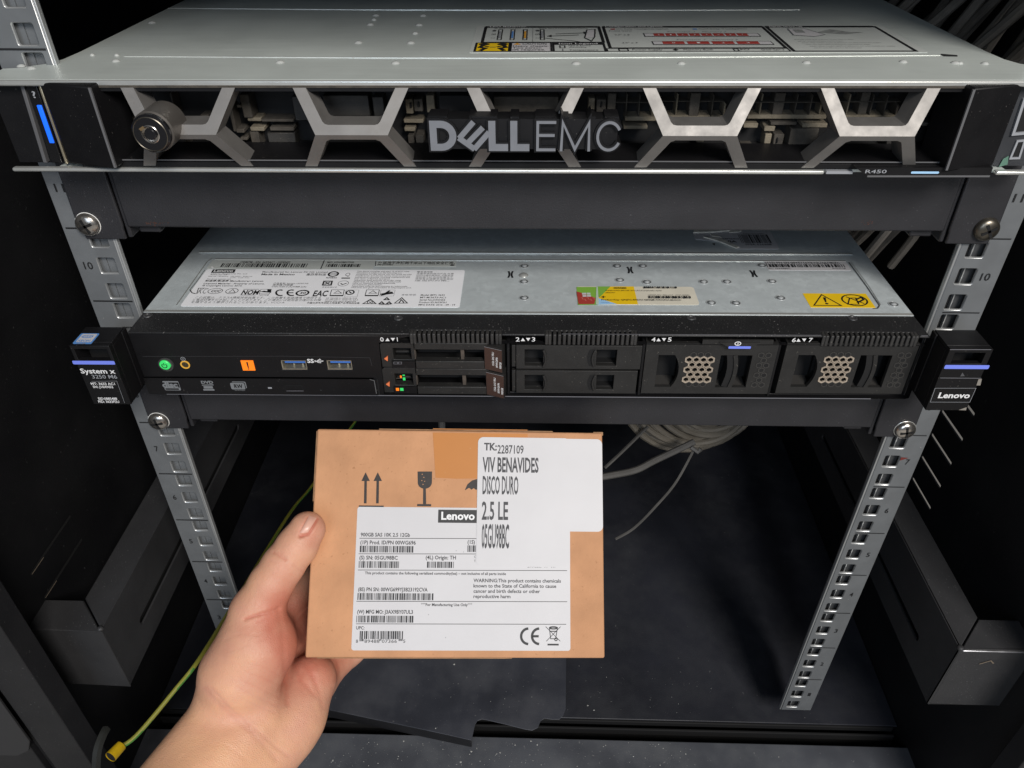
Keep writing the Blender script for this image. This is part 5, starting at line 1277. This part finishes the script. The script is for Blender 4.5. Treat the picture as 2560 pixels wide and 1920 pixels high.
for cx, bar in ((1598, 0), (1668, 1)):
    cu_, cv_ = BX.at(*zb(cx, 1416)); rr = .0040
    b.stroke(BX, [(cu_ + rr * math.cos(t), cv_ + rr * math.sin(t)) for t in [math.radians(92 + 176 * k / 16) for k in range(17)]], .0013, .0003, INKT)
    if bar: b.stroke(BX, [(cu_ - rr, cv_), (cu_ - .0004, cv_)], .0012, .0003, INKT)
P.line([zb(1708, 1354), zb(1802, 1448)], .0003, INKT); P.line([zb(1804, 1354), zb(1712, 1448)], .0003, INKT); P.line([zb(1732, 1362), zb(1740, 1432), zb(1772, 1432), zb(1784, 1362)], .0004, INKT, True); P.ring(*zb(1758, 1362), 10, .0005, INKT, 3); P.ring(*zb(1774, 1436), 3.2, .0005, INKT); P.rect(*zb(1720, 1464), *zb(1792, 1475), INKT); P.line([zb(1736, 1384), zb(1780, 1384)], .0005, INKT)
for q in ((1133, 866), (955, 1277), (1065, 1424), (1180, 874)): P.blob(*zb(*q), .9, INKL, 1.2, 6)
P.text('2A-LEE  IT  A-', *zb(1590, 974), zb(1772, 974)[0], 4, INKT)
b.build('product_label', box)
# hand-out delivery labels, one lapping the other
b = MB(); u0, v0 = BX.at(*zb(1800, 742)); u1, v1 = BX.at(*zb(2070, 150)); b.prism(BX, rrect(u0, u1, v0, v1, .0030, 6), .00024, .00036, PAPERW); b.build('blank_sticker', box)
b = MB(); u0, v0 = BX.at(*zb(1260, 968)); u1, v1 = BX.at(*zb(1862, 144)); b.prism(BX, rrect(u0, u1, v0, v1, .0030, 6), .00038, .00052, PAPERW)
P = Print(b, BX.shift(0, 0, 0), .00062); INKD = mat('label_lettering', (.045, .045, .05), .6)
P.text('TK:', *zb(1312, 220), zb(1394, 220)[0], 17.5, INKD, .03); P.text('2287109', *zb(1398, 241), zb(1566, 241)[0], 20.5, INKD, .012)
P.text('VIV BENAVIDES', *zb(1302, 358), zb(1662, 358)[0], 35, INKD, .025); P.text('DISCO DURO', *zb(1302, 500), zb(1532, 500)[0], 43, INKD, .02); P.text('2.5 LE', *zb(1297, 664), zb(1466, 664)[0], 43, INKD, .02); P.text('05GU98BC', *zb(1296, 846), zb(1472, 846)[0], 57, INKD, .02)
b.build('delivery_label', box)

# ================================================================== cables
CABLEG = mat('grey_cable_jacket', (.17, .15, .12), .62, 0, var=.15, vscale=60)
CABLED = mat('dim_cable_jacket', (.085, .082, .078), .6, 0, var=.2, vscale=50)
def smooth_path(pts, n=10):
    P_ = [Vector(p) for p in pts]; out = []
    for i in range(len(P_) - 1):
        p0, p1, p2, p3 = P_[max(i - 1, 0)], P_[i], P_[i + 1], P_[min(i + 2, len(P_) - 1)]
        for k in range(n):
            t = k / n; out.append(.5 * ((2 * p1) + (-p0 + p2) * t + (2 * p0 - 5 * p1 + 4 * p2 - p3) * t * t + (-p0 + 3 * p1 - 3 * p2 + p3) * t ** 3))
    out.append(P_[-1]); return out
# earth wire, yellow-green with a yellow crimp end
t = thing('earth_wire', 'green and yellow earth wire with a yellow crimp end, running behind the hand', 'wire', along(290, 1880, .47))
path = smooth_path([along(300, 1868, .470), along(345, 1835, .475), along(440, 1722, .490), along(500, 1645, .50), along(590, 1500, .58), along(660, 1385, .65), along(730, 1275, .72), along(782, 1212, .76), along(840, 1120, .80), along(889, 1052, .82), along(905, 1010, .83)], 8)
GY_Y = mat('wire_yellow', (.42, .40, .06), .45); GY_G = mat('wire_green', (.10, .34, .05), .45)
b = MB(); b.tube(path, .00145, GY_Y, 12)
K = 12; lr = CAM_M @ Vector((.75, -.60, .25))
for fi, f in enumerate(b.f):
    if len(f) == 4:
        c = sum((b.v[k] for k in f), Vector()) / 4; ax = min(path, key=lambda q: (q - c).length)
        if (c - ax).normalized().dot(lr) > .42: b.m[fi] = b.mi(GY_G)
b.build('insulation', t)
b = MB(); a, c = along(303, 1864, .4695), along(276, 1893, .462); dr = (c - a)
b.tube([a - dr * .05, a, a + dr * .6, c], [.0024, .0033, .0036, .0037], mat('yellow_vinyl', (.78, .50, .012), .4, 0, var=.12, vscale=150), 14, cap=False)
b.tube([c - dr * .08, c - dr * .04], [.0034, .0034], VOID, 12); b.build('crimp_end', t)
# coil of grey cable behind the lower shelf
t = thing('cable_coil', 'coiled bundle of grey network cable hanging behind the lower shelf, right of the box', 'cable', along(1760, 1000, .70))
b = MB(); r = random.Random(4)
CF = Frame(along(1785, 955, .68), CAM_M @ Vector((1, 0, 0)), CAM_M @ Vector((0, 1, 0)))
pxm = .68 / F_PX
for k in range(22):
    q = k / 21
    a_ = (96 + 78 * q + r.uniform(-9, 9)) * pxm; c_ = (112 + 58 * q + r.uniform(-9, 7)) * pxm; dz = -.004 - .0042 * (k % 4) + r.uniform(-.002, .002) - .012 * q; tl = .42 + r.uniform(-.16, .16)
    du, dv = (-40 * q + r.uniform(-20, 14)) * pxm, r.uniform(-8, 8) * pxm
    ps = []
    for i in range(45):
        th = 2 * math.pi * i / 44; x = a_ * math.cos(th); y = c_ * math.sin(th)
        ps.append(CF.pt(du + x * math.cos(tl) - y * math.sin(tl), dv + x * math.sin(tl) + y * math.cos(tl), dz + .005 * math.sin(2 * th + k)))
    b.tube(ps, .0031, CABLEG, 8, cap=False)
b.build('coiled_cable', t)
b = MB(); b.tube(smooth_path([along(1735, 1105, .665), along(1640, 1150, .66), along(1590, 1175, .655), along(1530, 1188, .65), along(1480, 1196, .65)]), .0030, CABLED, 8); b.tube(smooth_path([along(1620, 1066, .69), along(1560, 1125, .69), along(1512, 1170, .69)]), .0016, CABLED, 6)
b.build('cable_end', t)
b = MB(); b.tube(smooth_path([along(1737, 1120, .665), along(1690, 1205, .66), along(1640, 1265, .65), along(1585, 1320, .645), along(1538, 1348, .64)]), .0012, CABLED, 6); b.tube([along(1728, 1118, .662), along(1745, 1130, .661), along(1752, 1122, .66)], .0022, CABLED, 6);
b.build('cable_tie', t)
# hanging cables at the right rear
t = thing('hanging_cables', 'bundle of dim grey cables hanging down at the rear right of the cabinet', 'cable', (.27, .33, .35))
b = MB(); r = random.Random(9)
HCAB = mat('hanging_cable_jacket', (.26, .24, .215), .6, 0, var=.25, vscale=40)
for k in range(24):
    xp = .255 + .042 * r.random(); PF = Frame((xp, 0, 0), Y, Z, (-1, 0, 0)); x0 = 2240 + k * 26 + r.uniform(-9, 9); ps = []
    for yy in range(-160, 720, 55):
        q = PF.at(x0 - .95 * yy + 24 * math.sin(yy / 130 + 1.7 * k), yy)
        if .035 < q[0] < .58 and q[1] < .65: ps.append(PF.pt(q[0], q[1], .003 * math.sin(yy / 90 + k)))
    if len(ps) > 2: b.tube(smooth_path(ps, 4), .0031, HCAB, 8)
b.build('cable_strands', t)
# thin wire hanging behind the box
b = MB(); b.tube(smooth_path([along(1102, 1046, .60), along(1105, 1075, .60), along(1108, 1300, .62), along(1105, 1500, .64)]), .0028, mat('pale_grey_wire', (.30, .31, .32), .5), 8)
tag(b.build('grey_wire', None), 'short grey wire showing just above the top edge of the box', 'wire')
# stray strap by the crimp end
b = MB(); b.tube(smooth_path([along(240, 1940, .50), along(243, 1880, .50), along(256, 1840, .505), along(266, 1822, .51)]), [.0030] * 30 + [.0012], mat('dark_cable_tie', (.028, .029, .026), .5), 6)
tag(b.build('cable_tie', None), 'dark grey cable tie sticking up beside the yellow crimp end', 'cable tie')

# ================================================================== loose plate and debris on the cabinet floor
FLP = -.016
fr = Frame((0, 0, FLP), X, Y, Z)
def c8(x, y): return (700 + .3617 * x, 1640 + .3617 * y)
g = [fr.at(*c8(*k)) for k in ((40, 306), (320, 362), (700, 440), (1040, 512), (1322, 576), (1345, 470), (1362, 442), (1395, 430), (1430, 436), (1560, 466), (1690, 500), (1742, 508), (1780, 490), (1798, 445), (1828, 424), (1880, 432), (1930, 432), (1955, 405), (1972, 362))]
g2 = g + [(g[-1][0] + .004, .10), (g[0][0] + .035, .10), (g[0][0] - .01, .02)]
b = MB(); b.prism(fr, g2, -.0012, 0, PLATEM)
# bent-down front lip along the left edge
lip = [g[0], g[4]]
e0, e1 = fr.pt(*g[0], -.0012), fr.pt(*g[4], -.0012)
dn = Vector((0, 0, -.0122)); bk = Vector((0, .0014, 0))
b.hexa([e0, e1, e1 + bk, e0 + bk, e0 + dn, e1 + dn, e1 + dn + bk, e0 + dn + bk], CABM); bm_fix(b)
tag(b.build('loose_plate', None, bevel=.0007), 'loose black metal plate with a notched front edge lying on the cabinet floor', 'metal plate')
DUSTM = mat('pale_debris', (.42, .42, .40), .8, 0, var=.3, vscale=300)
b = MB(); r = random.Random(21)
def chip(px, py, z, rad):
    f_ = Frame((0, 0, z), X, Y, Z); u, v = f_.at(px, py)
    n = 6; vs = [f_.pt(u + rad * r.uniform(.6, 1.2) * math.cos(2 * math.pi * k / n), v + rad * r.uniform(.6, 1.2) * math.sin(2 * math.pi * k / n), .0002) for k in range(n)]
    vs.append(f_.pt(u + rad * r.uniform(-.3, .3), v + rad * r.uniform(-.3, .3), rad * r.uniform(.5, 1.1)))
    b.add(vs, [(k, (k + 1) % n, n) for k in range(n)], DUSTM)
for _ in range(260):
    px = r.uniform(720, 1720) if r.random() < .8 else r.uniform(640, 2000); py = r.uniform(1856, 1918)
    chip(px, py, FZ, .00012 + .0005 * r.random() ** 3)
for _ in range(70):
    px = r.uniform(1000, 1800); py = r.uniform(1665, 1785); chip(px, py, FLP if px < 1400 else FZ, .00012 + .0003 * r.random() ** 3)
for px, py, z, rad in ((1136, 1661, FLP, .0011), (1009, 1853, FZ, .0009), (1152, 1905, FZ, .0011), (1343, 1862, FZ, .0009), (1327, 1853, FZ, .0009), (1178, 1879, FZ, .0010), (722, 1908, FZ, .0022), (832, 1902, FZ, .0010), (1089, 1821, FLP, .0006), (1469, 1764, FZ, .0008), (1485, 1776, FZ, .0007), (1250, 1882, FZ, .0008)): chip(px, py, z, rad)
o = b.build('debris', None); tag(o, 'pale grit and paint chips scattered on the cabinet floor', 'debris', kind='stuff')

# ================================================================== the hand
person = thing('person', 'bare left hand and forearm holding the brown cardboard box by its left side', 'person', along(520, 1900, .40))
def _base(px, py):
    r = CAM_M @ Vector(((px - IMG_W / 2) / F_PX, -(py - IMG_H / 2) / F_PX, -1.))
    return (BX.o - CAM_LOC).dot(BX.n) / r.dot(BX.n)
def hp(px, py, dz):
    """camera-space millimetres: x right, y up, z away, dz measured behind the box front"""
    d = _base(px, py) + dz * .001
    return np.array([(px - IMG_W / 2) / F_PX * d, -(py - IMG_H / 2) / F_PX * d, d]) * 1000.
def chain(pts): return [(hp(*p[:3]), p[3]) for p in pts]
palm = [chain(c) for c in (
    [(395, 2090, -22, 22), (640, 1800, 6, 18)], [(455, 2125, -16, 22), (705, 1838, 14, 16.5)], [(365, 2060, -12, 20), (578, 1768, 6, 17)],
    [(580, 1732, 4, 17.5), (600, 1690, 0, 20), (642, 1610, -2, 19.5), (643, 1530, -5, 13.4)],
    [(700, 1835, 14, 16), (738, 1792, 18, 15.5), (778, 1700, 26, 14)],
    [(640, 1780, 14, 16), (672, 1590, 40, 13.5)], [(660, 1780, 18, 16), (704, 1635, 46, 13.5)], [(690, 1790, 22, 15), (748, 1680, 46, 13)], [(720, 1790, 22, 14), (786, 1705, 38, 12)],
    [(650, 1600, 20, 12), (650, 1540, 18, 9)])]
for ch in palm[:3]:                                  # the forearm carries on out of the picture
    (p0, r0), (p1, _) = ch[0], ch[1]; dr_ = (p0 - p1) / np.linalg.norm(p0 - p1); ch.insert(0, (p0 + dr_ * 95, r0 + 5))
thumb = chain([(643, 1530, -5, 13.4), (678, 1460, -8, 11.4), (708, 1413, -9, 10.9), (742, 1366, -9.2, 10.6), (768, 1324, -9.0, 9.6)])
fingers = [chain(c) for c in (
    [(672, 1590, 42, 13), (694, 1552, 55, 11.5), (778, 1458, 68, 10), (860, 1410, 70, 8.8), (915, 1395, 68, 8)],
    [(704, 1635, 46, 13), (720, 1610, 54, 12), (815, 1520, 66, 10), (905, 1485, 68, 9), (960, 1470, 66, 8)],
    [(748, 1680, 46, 12.5), (775, 1655, 54, 11.5), (855, 1585, 66, 9.6), (940, 1550, 66, 8.6), (985, 1535, 65, 7.8)],
    [(786, 1705, 38, 11.5), (812, 1678, 46, 10.5), (872, 1630, 60, 8.6), (930, 1590, 64, 7.6), (962, 1570, 62, 7)])]
def _cone(P, a, ra, c, rc):
    ac = c - a; L2 = float(ac @ ac)
    t = np.clip(((P - a) @ ac) / L2, 0, 1)
    q = P - a - t[..., None] * ac
    return np.sqrt((q * q).sum(-1)) - (ra + (rc - ra) * t)
def _smin(a, c, k):
    h = np.clip(.5 + .5 * (c - a) / k, 0, 1)
    return c + (a - c) * h - k * h * (1 - h)
def _chain_sdf(P, ch, k=3.):
    d = None
    for (a, ra), (c, rc) in zip(ch[:-1], ch[1:]):
        e = _cone(P, a, ra, c, rc); d = e if d is None else _smin(d, e, k)
    return d
# the box in camera millimetres, so the skin flattens against it
_Ci = CAM_M.inverted()
def _cs(w): v = _Ci @ (w - CAM_LOC); return np.array([v.x, v.y, -v.z]) * 1000.
_bo = _cs(BX.pt(0, 0, -BD_ / 2)); _bu = _cs(BX.pt(1, 0, -BD_ / 2)) - _bo; _bv = _cs(BX.pt(0, 1, -BD_ / 2)) - _bo; _bn = _cs(BX.pt(0, 0, 1 - BD_ / 2)) - _bo
_bu, _bv, _bn = (v / np.linalg.norm(v) for v in (_bu, _bv, _bn))
def _box_sdf(P):
    q = np.stack([np.abs((P - _bo) @ _bu) - BW_ * 1e3, np.abs((P - _bo) @ _bv) - BH_ * 1e3, np.abs((P - _bo) @ _bn) - BD_ * 500.], -1)
    return np.sqrt((np.maximum(q, 0) ** 2).sum(-1)) + np.minimum(q.max(-1), 0)
def hand_sdf(P):
    d = None
    for ch in palm:
        e = _chain_sdf(P, ch, 6.); d = e if d is None else _smin(d, e, 6.5)
    f = None
    for ch in fingers:
        e = _chain_sdf(P, ch, 2.5); f = e if f is None else _smin(f, e, 1.6)
    d = _smin(d, f, 5.)
    d = _smin(d, _chain_sdf(P, thumb, 2.5), 4.)
    return np.maximum(d, -_box_sdf(P) + .25)
def surface_nets(lo, hi, h):
    n = np.ceil((hi - lo) / h).astype(int) + 1
    ax = [lo[i] + h * np.arange(n[i]) for i in range(3)]
    D = np.empty(tuple(n), np.float32)
    YZ = np.stack(np.meshgrid(ax[1], ax[2], indexing='ij'), -1)
    # coarse pass decides which slabs need the full field
    for i, x in enumerate(ax[0]):
        P = np.concatenate([np.full(YZ.shape[:2] + (1,), x), YZ], -1)
        D[i] = hand_sdf(P)
    S = D < 0
    c = [D[a:n[0] - 1 + a, b_:n[1] - 1 + b_, g:n[2] - 1 + g] for a in (0, 1) for b_ in (0, 1) for g in (0, 1)]
    cs = np.stack([k < 0 for k in c]); act = cs.any(0) & ~cs.all(0)
    I = np.argwhere(act); idx = -np.ones(act.shape, int); idx[act] = np.arange(len(I))
    off = np.array([(a, b_, g) for a in (0, 1) for b_ in (0, 1) for g in (0, 1)])
    val = np.stack([k[act] for k in c], -1)
    acc = np.zeros((len(I), 3)); cnt = np.zeros(len(I))
    for p_ in range(8):
        for q_ in range(p_ + 1, 8):
            if np.abs(off[p_] - off[q_]).sum() != 1: continue
            va, vb = val[:, p_], val[:, q_]; m = (va < 0) != (vb < 0)
            t = np.where(m, va / np.where(m, va - vb, 1), 0)
            acc[m] += off[p_] + t[m, None] * (off[q_] - off[p_]); cnt[m] += 1
    V = lo + h * (I + acc / cnt[:, None])
    F = []
    for axis in range(3):
        o1, o2 = [k for k in range(3) if k != axis]
        sl0 = [slice(None)] * 3; sl1 = [slice(None)] * 3; sl0[axis] = slice(0, -1); sl1[axis] = slice(1, None)
        A, B_ = S[tuple(sl0)], S[tuple(sl1)]
        for sgn, M in ((0, A & ~B_), (1, ~A & B_)):
            E = np.argwhere(M)
            E = E[(E[:, o1] > 0) & (E[:, o2] > 0) & (E[:, o1] < n[o1] - 1) & (E[:, o2] < n[o2] - 1)]
            q = []
            for da, db in ((0, 0), (-1, 0), (-1, -1), (0, -1)):
                e = E.copy(); e[:, o1] += da; e[:, o2] += db; q.append(idx[e[:, 0], e[:, 1], e[:, 2]])
            q = np.stack(q, -1)
            flip = (sgn == 1) ^ (axis == 1)
            F.append(q[:, ::-1] if flip else q)
    F = np.concatenate(F); F = F[(F >= 0).all(1)]
    return V, F
_lo = np.array([-240., -245., 330.]); _hi = np.array([-55., -72., 500.])
allp = np.array([p for ch in palm + fingers + [thumb] for p, _ in ch])
_lo = allp.min(0) - 26; _hi = allp.max(0) + 26
HV, HF = surface_nets(_lo, _hi, 1.25)
def hand_grad(P, e=.4):
    g = np.stack([hand_sdf(P + np.eye(3)[i] * e) - hand_sdf(P - np.eye(3)[i] * e) for i in range(3)], -1)
    return g / np.maximum(1e-6, np.linalg.norm(g, axis=-1, keepdims=True))
def subdivide(V, F):
    """split each quad in four and settle the new points on the surface"""
    E = np.sort(np.concatenate([F[:, [i, (i + 1) % 4]] for i in range(4)]), axis=1)
    U_, inv = np.unique(E, axis=0, return_inverse=True); inv = inv.ravel()
    m = len(F); nV = len(V)
    ev = .5 * (V[U_[:, 0]] + V[U_[:, 1]]); fv_ = V[F].mean(1)
    e = [nV + inv[i * m:(i + 1) * m] for i in range(4)]; c = nV + len(U_) + np.arange(m)
    V2 = np.concatenate([V, ev, fv_])
    F2 = np.concatenate([np.stack([F[:, i], e[i], c, e[(i - 1) % 4]], -1) for i in range(4)])
    return V2, F2
for _ in range(2):
    HV = HV - hand_grad(HV) * hand_sdf(HV)[:, None] * .9
keep = np.zeros(len(HV), bool)
HV, HF = subdivide(HV, HF)
HN = hand_grad(HV); HV = HV - HN * hand_sdf(HV)[:, None] * .9
def to_px(P): return np.stack([IMG_W / 2 + F_PX * P[:, 0] / P[:, 2], IMG_H / 2 - F_PX * P[:, 1] / P[:, 2]], -1)
HP = to_px(HV); facing = np.clip(-HN[:, 2] * 1.6, 0, 1)
creases = [([(751, 1341), (771, 1335), (783, 1316), (794, 1297)], 3, 2.4), ([(748, 1338), (756, 1318), (770, 1294)], 3, .9), ([(684, 1381), (700, 1390), (714, 1399)], 4, 1.0), ([(673, 1401), (687, 1406)], 3, .35), ([(700, 1380), (712, 1390)], 3, .4), ([(612, 1548), (650, 1536), (680, 1530), (698, 1522)], 4, 1.5), ([(640, 1556), (672, 1546)], 3, .3), ([(735, 1414), (750, 1424), (760, 1430)], 4, .45),
    ([(698, 1524), (707, 1580), (712, 1640), (714, 1700), (718, 1760)], 7, .9), ([(514, 1722), (548, 1762), (590, 1800), (630, 1828), (664, 1866), (690, 1898)], 7, .55), ([(530, 1722), (570, 1768), (625, 1812)], 4, .5), ([(640, 1822), (690, 1868), (722, 1890)], 5, .5),
    ([(600, 1700), (650, 1722), (700, 1745)], 3, .28), ([(590, 1718), (640, 1742), (696, 1766)], 3, .3), ([(600, 1745), (650, 1768), (690, 1782)], 3, .26), ([(620, 1660), (660, 1668), (700, 1690)], 3, .2), ([(612, 1680), (660, 1696), (704, 1716)], 3, .25), ([(560, 1600), (600, 1585), (650, 1590)], 3, .2), ([(570, 1630), (620, 1612)], 3, .18),
    ([(762, 1655), (782, 1690), (800, 1735), (806, 1770)], 6, .6), ([(730, 1655), (752, 1700), (790, 1742)], 6, .45), ([(842, 1652), (846, 1680), (838, 1702)], 5, .8), ([(560, 1860), (620, 1900)], 4, .2), ([(738, 1560), (734, 1610)], 6, .5)]
disp = np.zeros(len(HV))
for pl, w, dep in creases:
    best = np.full(len(HV), 1e9)
    for a, c in zip(pl[:-1], pl[1:]):
        a = np.array(a, float); c = np.array(c, float); ac = c - a
        t = np.clip(((HP - a) @ ac) / (ac @ ac), 0, 1); best = np.minimum(best, np.linalg.norm(HP - a - t[:, None] * ac, axis=1))
    disp -= .42 * dep * np.exp(-(best / (w * 1.15)) ** 2)
HVd = HV + HN * (disp * facing)[:, None]
# blood tone of the skin: palm, pads and web are pinker than the forearm
def bump_at(x, y, r): return np.exp(-(((HP[:, 0] - x) ** 2 + (HP[:, 1] - y) ** 2) / r ** 2))
blush = .25 * np.ones(len(HV))
for x, y, r, k in ((790, 1320, 60, .35), (720, 1440, 60, .25), (690, 1525, 50, .35), (735, 1560, 80, .6), (640, 1610, 110, .2), (780, 1700, 90, .25), (760, 1640, 80, .25), (700, 1700, 60, .2), (850, 1660, 60, .3), (705, 1600, 40, .3)): blush += k * bump_at(x, y, r)
ax_ = np.array([-.61, .79]); along_arm = (HP - np.array([610, 1805])) @ ax_
blush -= np.clip(along_arm / 160, 0, 1) * .35
blush += np.clip(-disp, 0, 1) * .65  # redness of the folds, plus crease shade put into the skin colour
def cs_world(P):
    Mx = np.array(CAM_M); return (np.array(CAM_LOC) + (np.stack([P[:, 0], P[:, 1], -P[:, 2]], -1) * .001) @ Mx.T)
SKIN = mat('skin', (.60, .36, .25), .46, 0, sss=.10, spec=.38)
nt = SKIN.node_tree; N_ = nt.nodes; L_ = nt.links; bs = N_['Principled BSDF']
bs.inputs['Subsurface Radius'].default_value = (1.0, .38, .22); bs.inputs['Subsurface Scale'].default_value = .0022
at_ = N_.new('ShaderNodeAttribute'); at_.attribute_name = 'blush'
tc_ = N_.new('ShaderNodeTexCoord')
n1 = N_.new('ShaderNodeTexNoise'); n1.inputs['Scale'].default_value = 70; n1.inputs['Detail'].default_value = 5; L_.new(tc_.outputs['Object'], n1.inputs['Vector'])
ad = N_.new('ShaderNodeMath'); ad.operation = 'MULTIPLY_ADD'; ad.inputs[1].default_value = .8; L_.new(n1.outputs['Fac'], ad.inputs[0])
sb = N_.new('ShaderNodeMath'); sb.operation = 'SUBTRACT'; sb.inputs[1].default_value = .40; L_.new(at_.outputs['Fac'], sb.inputs[0]); L_.new(sb.outputs[0], ad.inputs[2])
cr = N_.new('ShaderNodeValToRGB'); L_.new(ad.outputs[0], cr.inputs['Fac'])
cr.color_ramp.elements[0].color = (.76, .42, .245, 1); cr.color_ramp.elements[1].color = (.54, .19, .125, 1); e_ = cr.color_ramp.elements.new(.45); e_.color = (.66, .335, .225, 1)
L_.new(cr.outputs['Color'], bs.inputs['Base Color'])
v1 = N_.new('ShaderNodeTexVoronoi'); v1.inputs['Scale'].default_value = 1100; v1.feature = 'DISTANCE_TO_EDGE'; L_.new(tc_.outputs['Object'], v1.inputs['Vector'])
n2 = N_.new('ShaderNodeTexNoise'); n2.inputs['Scale'].default_value = 260; n2.inputs['Detail'].default_value = 4; L_.new(tc_.outputs['Object'], n2.inputs['Vector'])
mm = N_.new('ShaderNodeMath'); mm.operation = 'ADD'; L_.new(v1.outputs['Distance'], mm.inputs[0]); L_.new(n2.outputs['Fac'], mm.inputs[1])
bp_ = N_.new('ShaderNodeBump'); bp_.inputs['Strength'].default_value = .38; bp_.inputs['Distance'].default_value = .0007; L_.new(mm.outputs[0], bp_.inputs['Height']); L_.new(bp_.outputs[0], bs.inputs['Normal'])
inv = np.array(WORLD[person].inverted())
W_ = cs_world(HVd); Lc = W_ @ inv[:3, :3].T + inv[:3, 3]
me = bpy.data.meshes.new('hand'); me.from_pydata(Lc.tolist(), [], HF[:, ::-1].tolist()); me.materials.append(SKIN)
bm = bmesh.new(); bm.from_mesh(me); bmesh.ops.recalc_face_normals(bm, faces=bm.faces); bm.to_mesh(me); bm.free()
me.polygons.foreach_set('use_smooth', [True] * len(me.polygons))
a_ = me.attributes.new('blush', 'FLOAT', 'POINT'); a_.data.foreach_set('value', np.clip(blush, 0, 1).astype(np.float32))
me.update()
hand = bpy.data.objects.new('hand', me); COL.objects.link(hand); hand.parent = person; WORLD[hand] = WORLD[person].copy()
# thumb nail laid on the skin
def on_skin(px, py, lift):
    d = np.array([(px - IMG_W / 2) / F_PX, -(py - IMG_H / 2) / F_PX, 1.]); t = 360.
    for _ in range(60):
        s_ = hand_sdf((d * t)[None])[0] - lift; t += s_ * .7
        if abs(s_) < .01: break
    return d * t
b = MB(); rows = []
NAIL = mat('thumb_nail', (.70, .395, .30), .3, 0, spec=.5)
corner = [np.array(c, float) for c in ((749, 1333), (773, 1289), (792, 1295), (770, 1331))]
n_ = 7
for i in range(n_):
    for j in range(n_):
        s_, t_ = i / (n_ - 1), j / (n_ - 1)
        q = (corner[0] * (1 - t_) + corner[1] * t_) * (1 - s_) + (corner[3] * (1 - t_) + corner[2] * t_) * s_
        edge = min(s_, 1 - s_, t_, 1 - t_)
        rows.append(cs_world(on_skin(q[0], q[1], .12 + .45 * min(1, edge * 6))[None])[0])
b.add(rows, [(i * n_ + j, (i + 1) * n_ + j, (i + 1) * n_ + j + 1, i * n_ + j + 1) for i in range(n_ - 1) for j in range(n_ - 1)], NAIL, True)
b.build('thumb_nail', hand, smooth_angle=80)
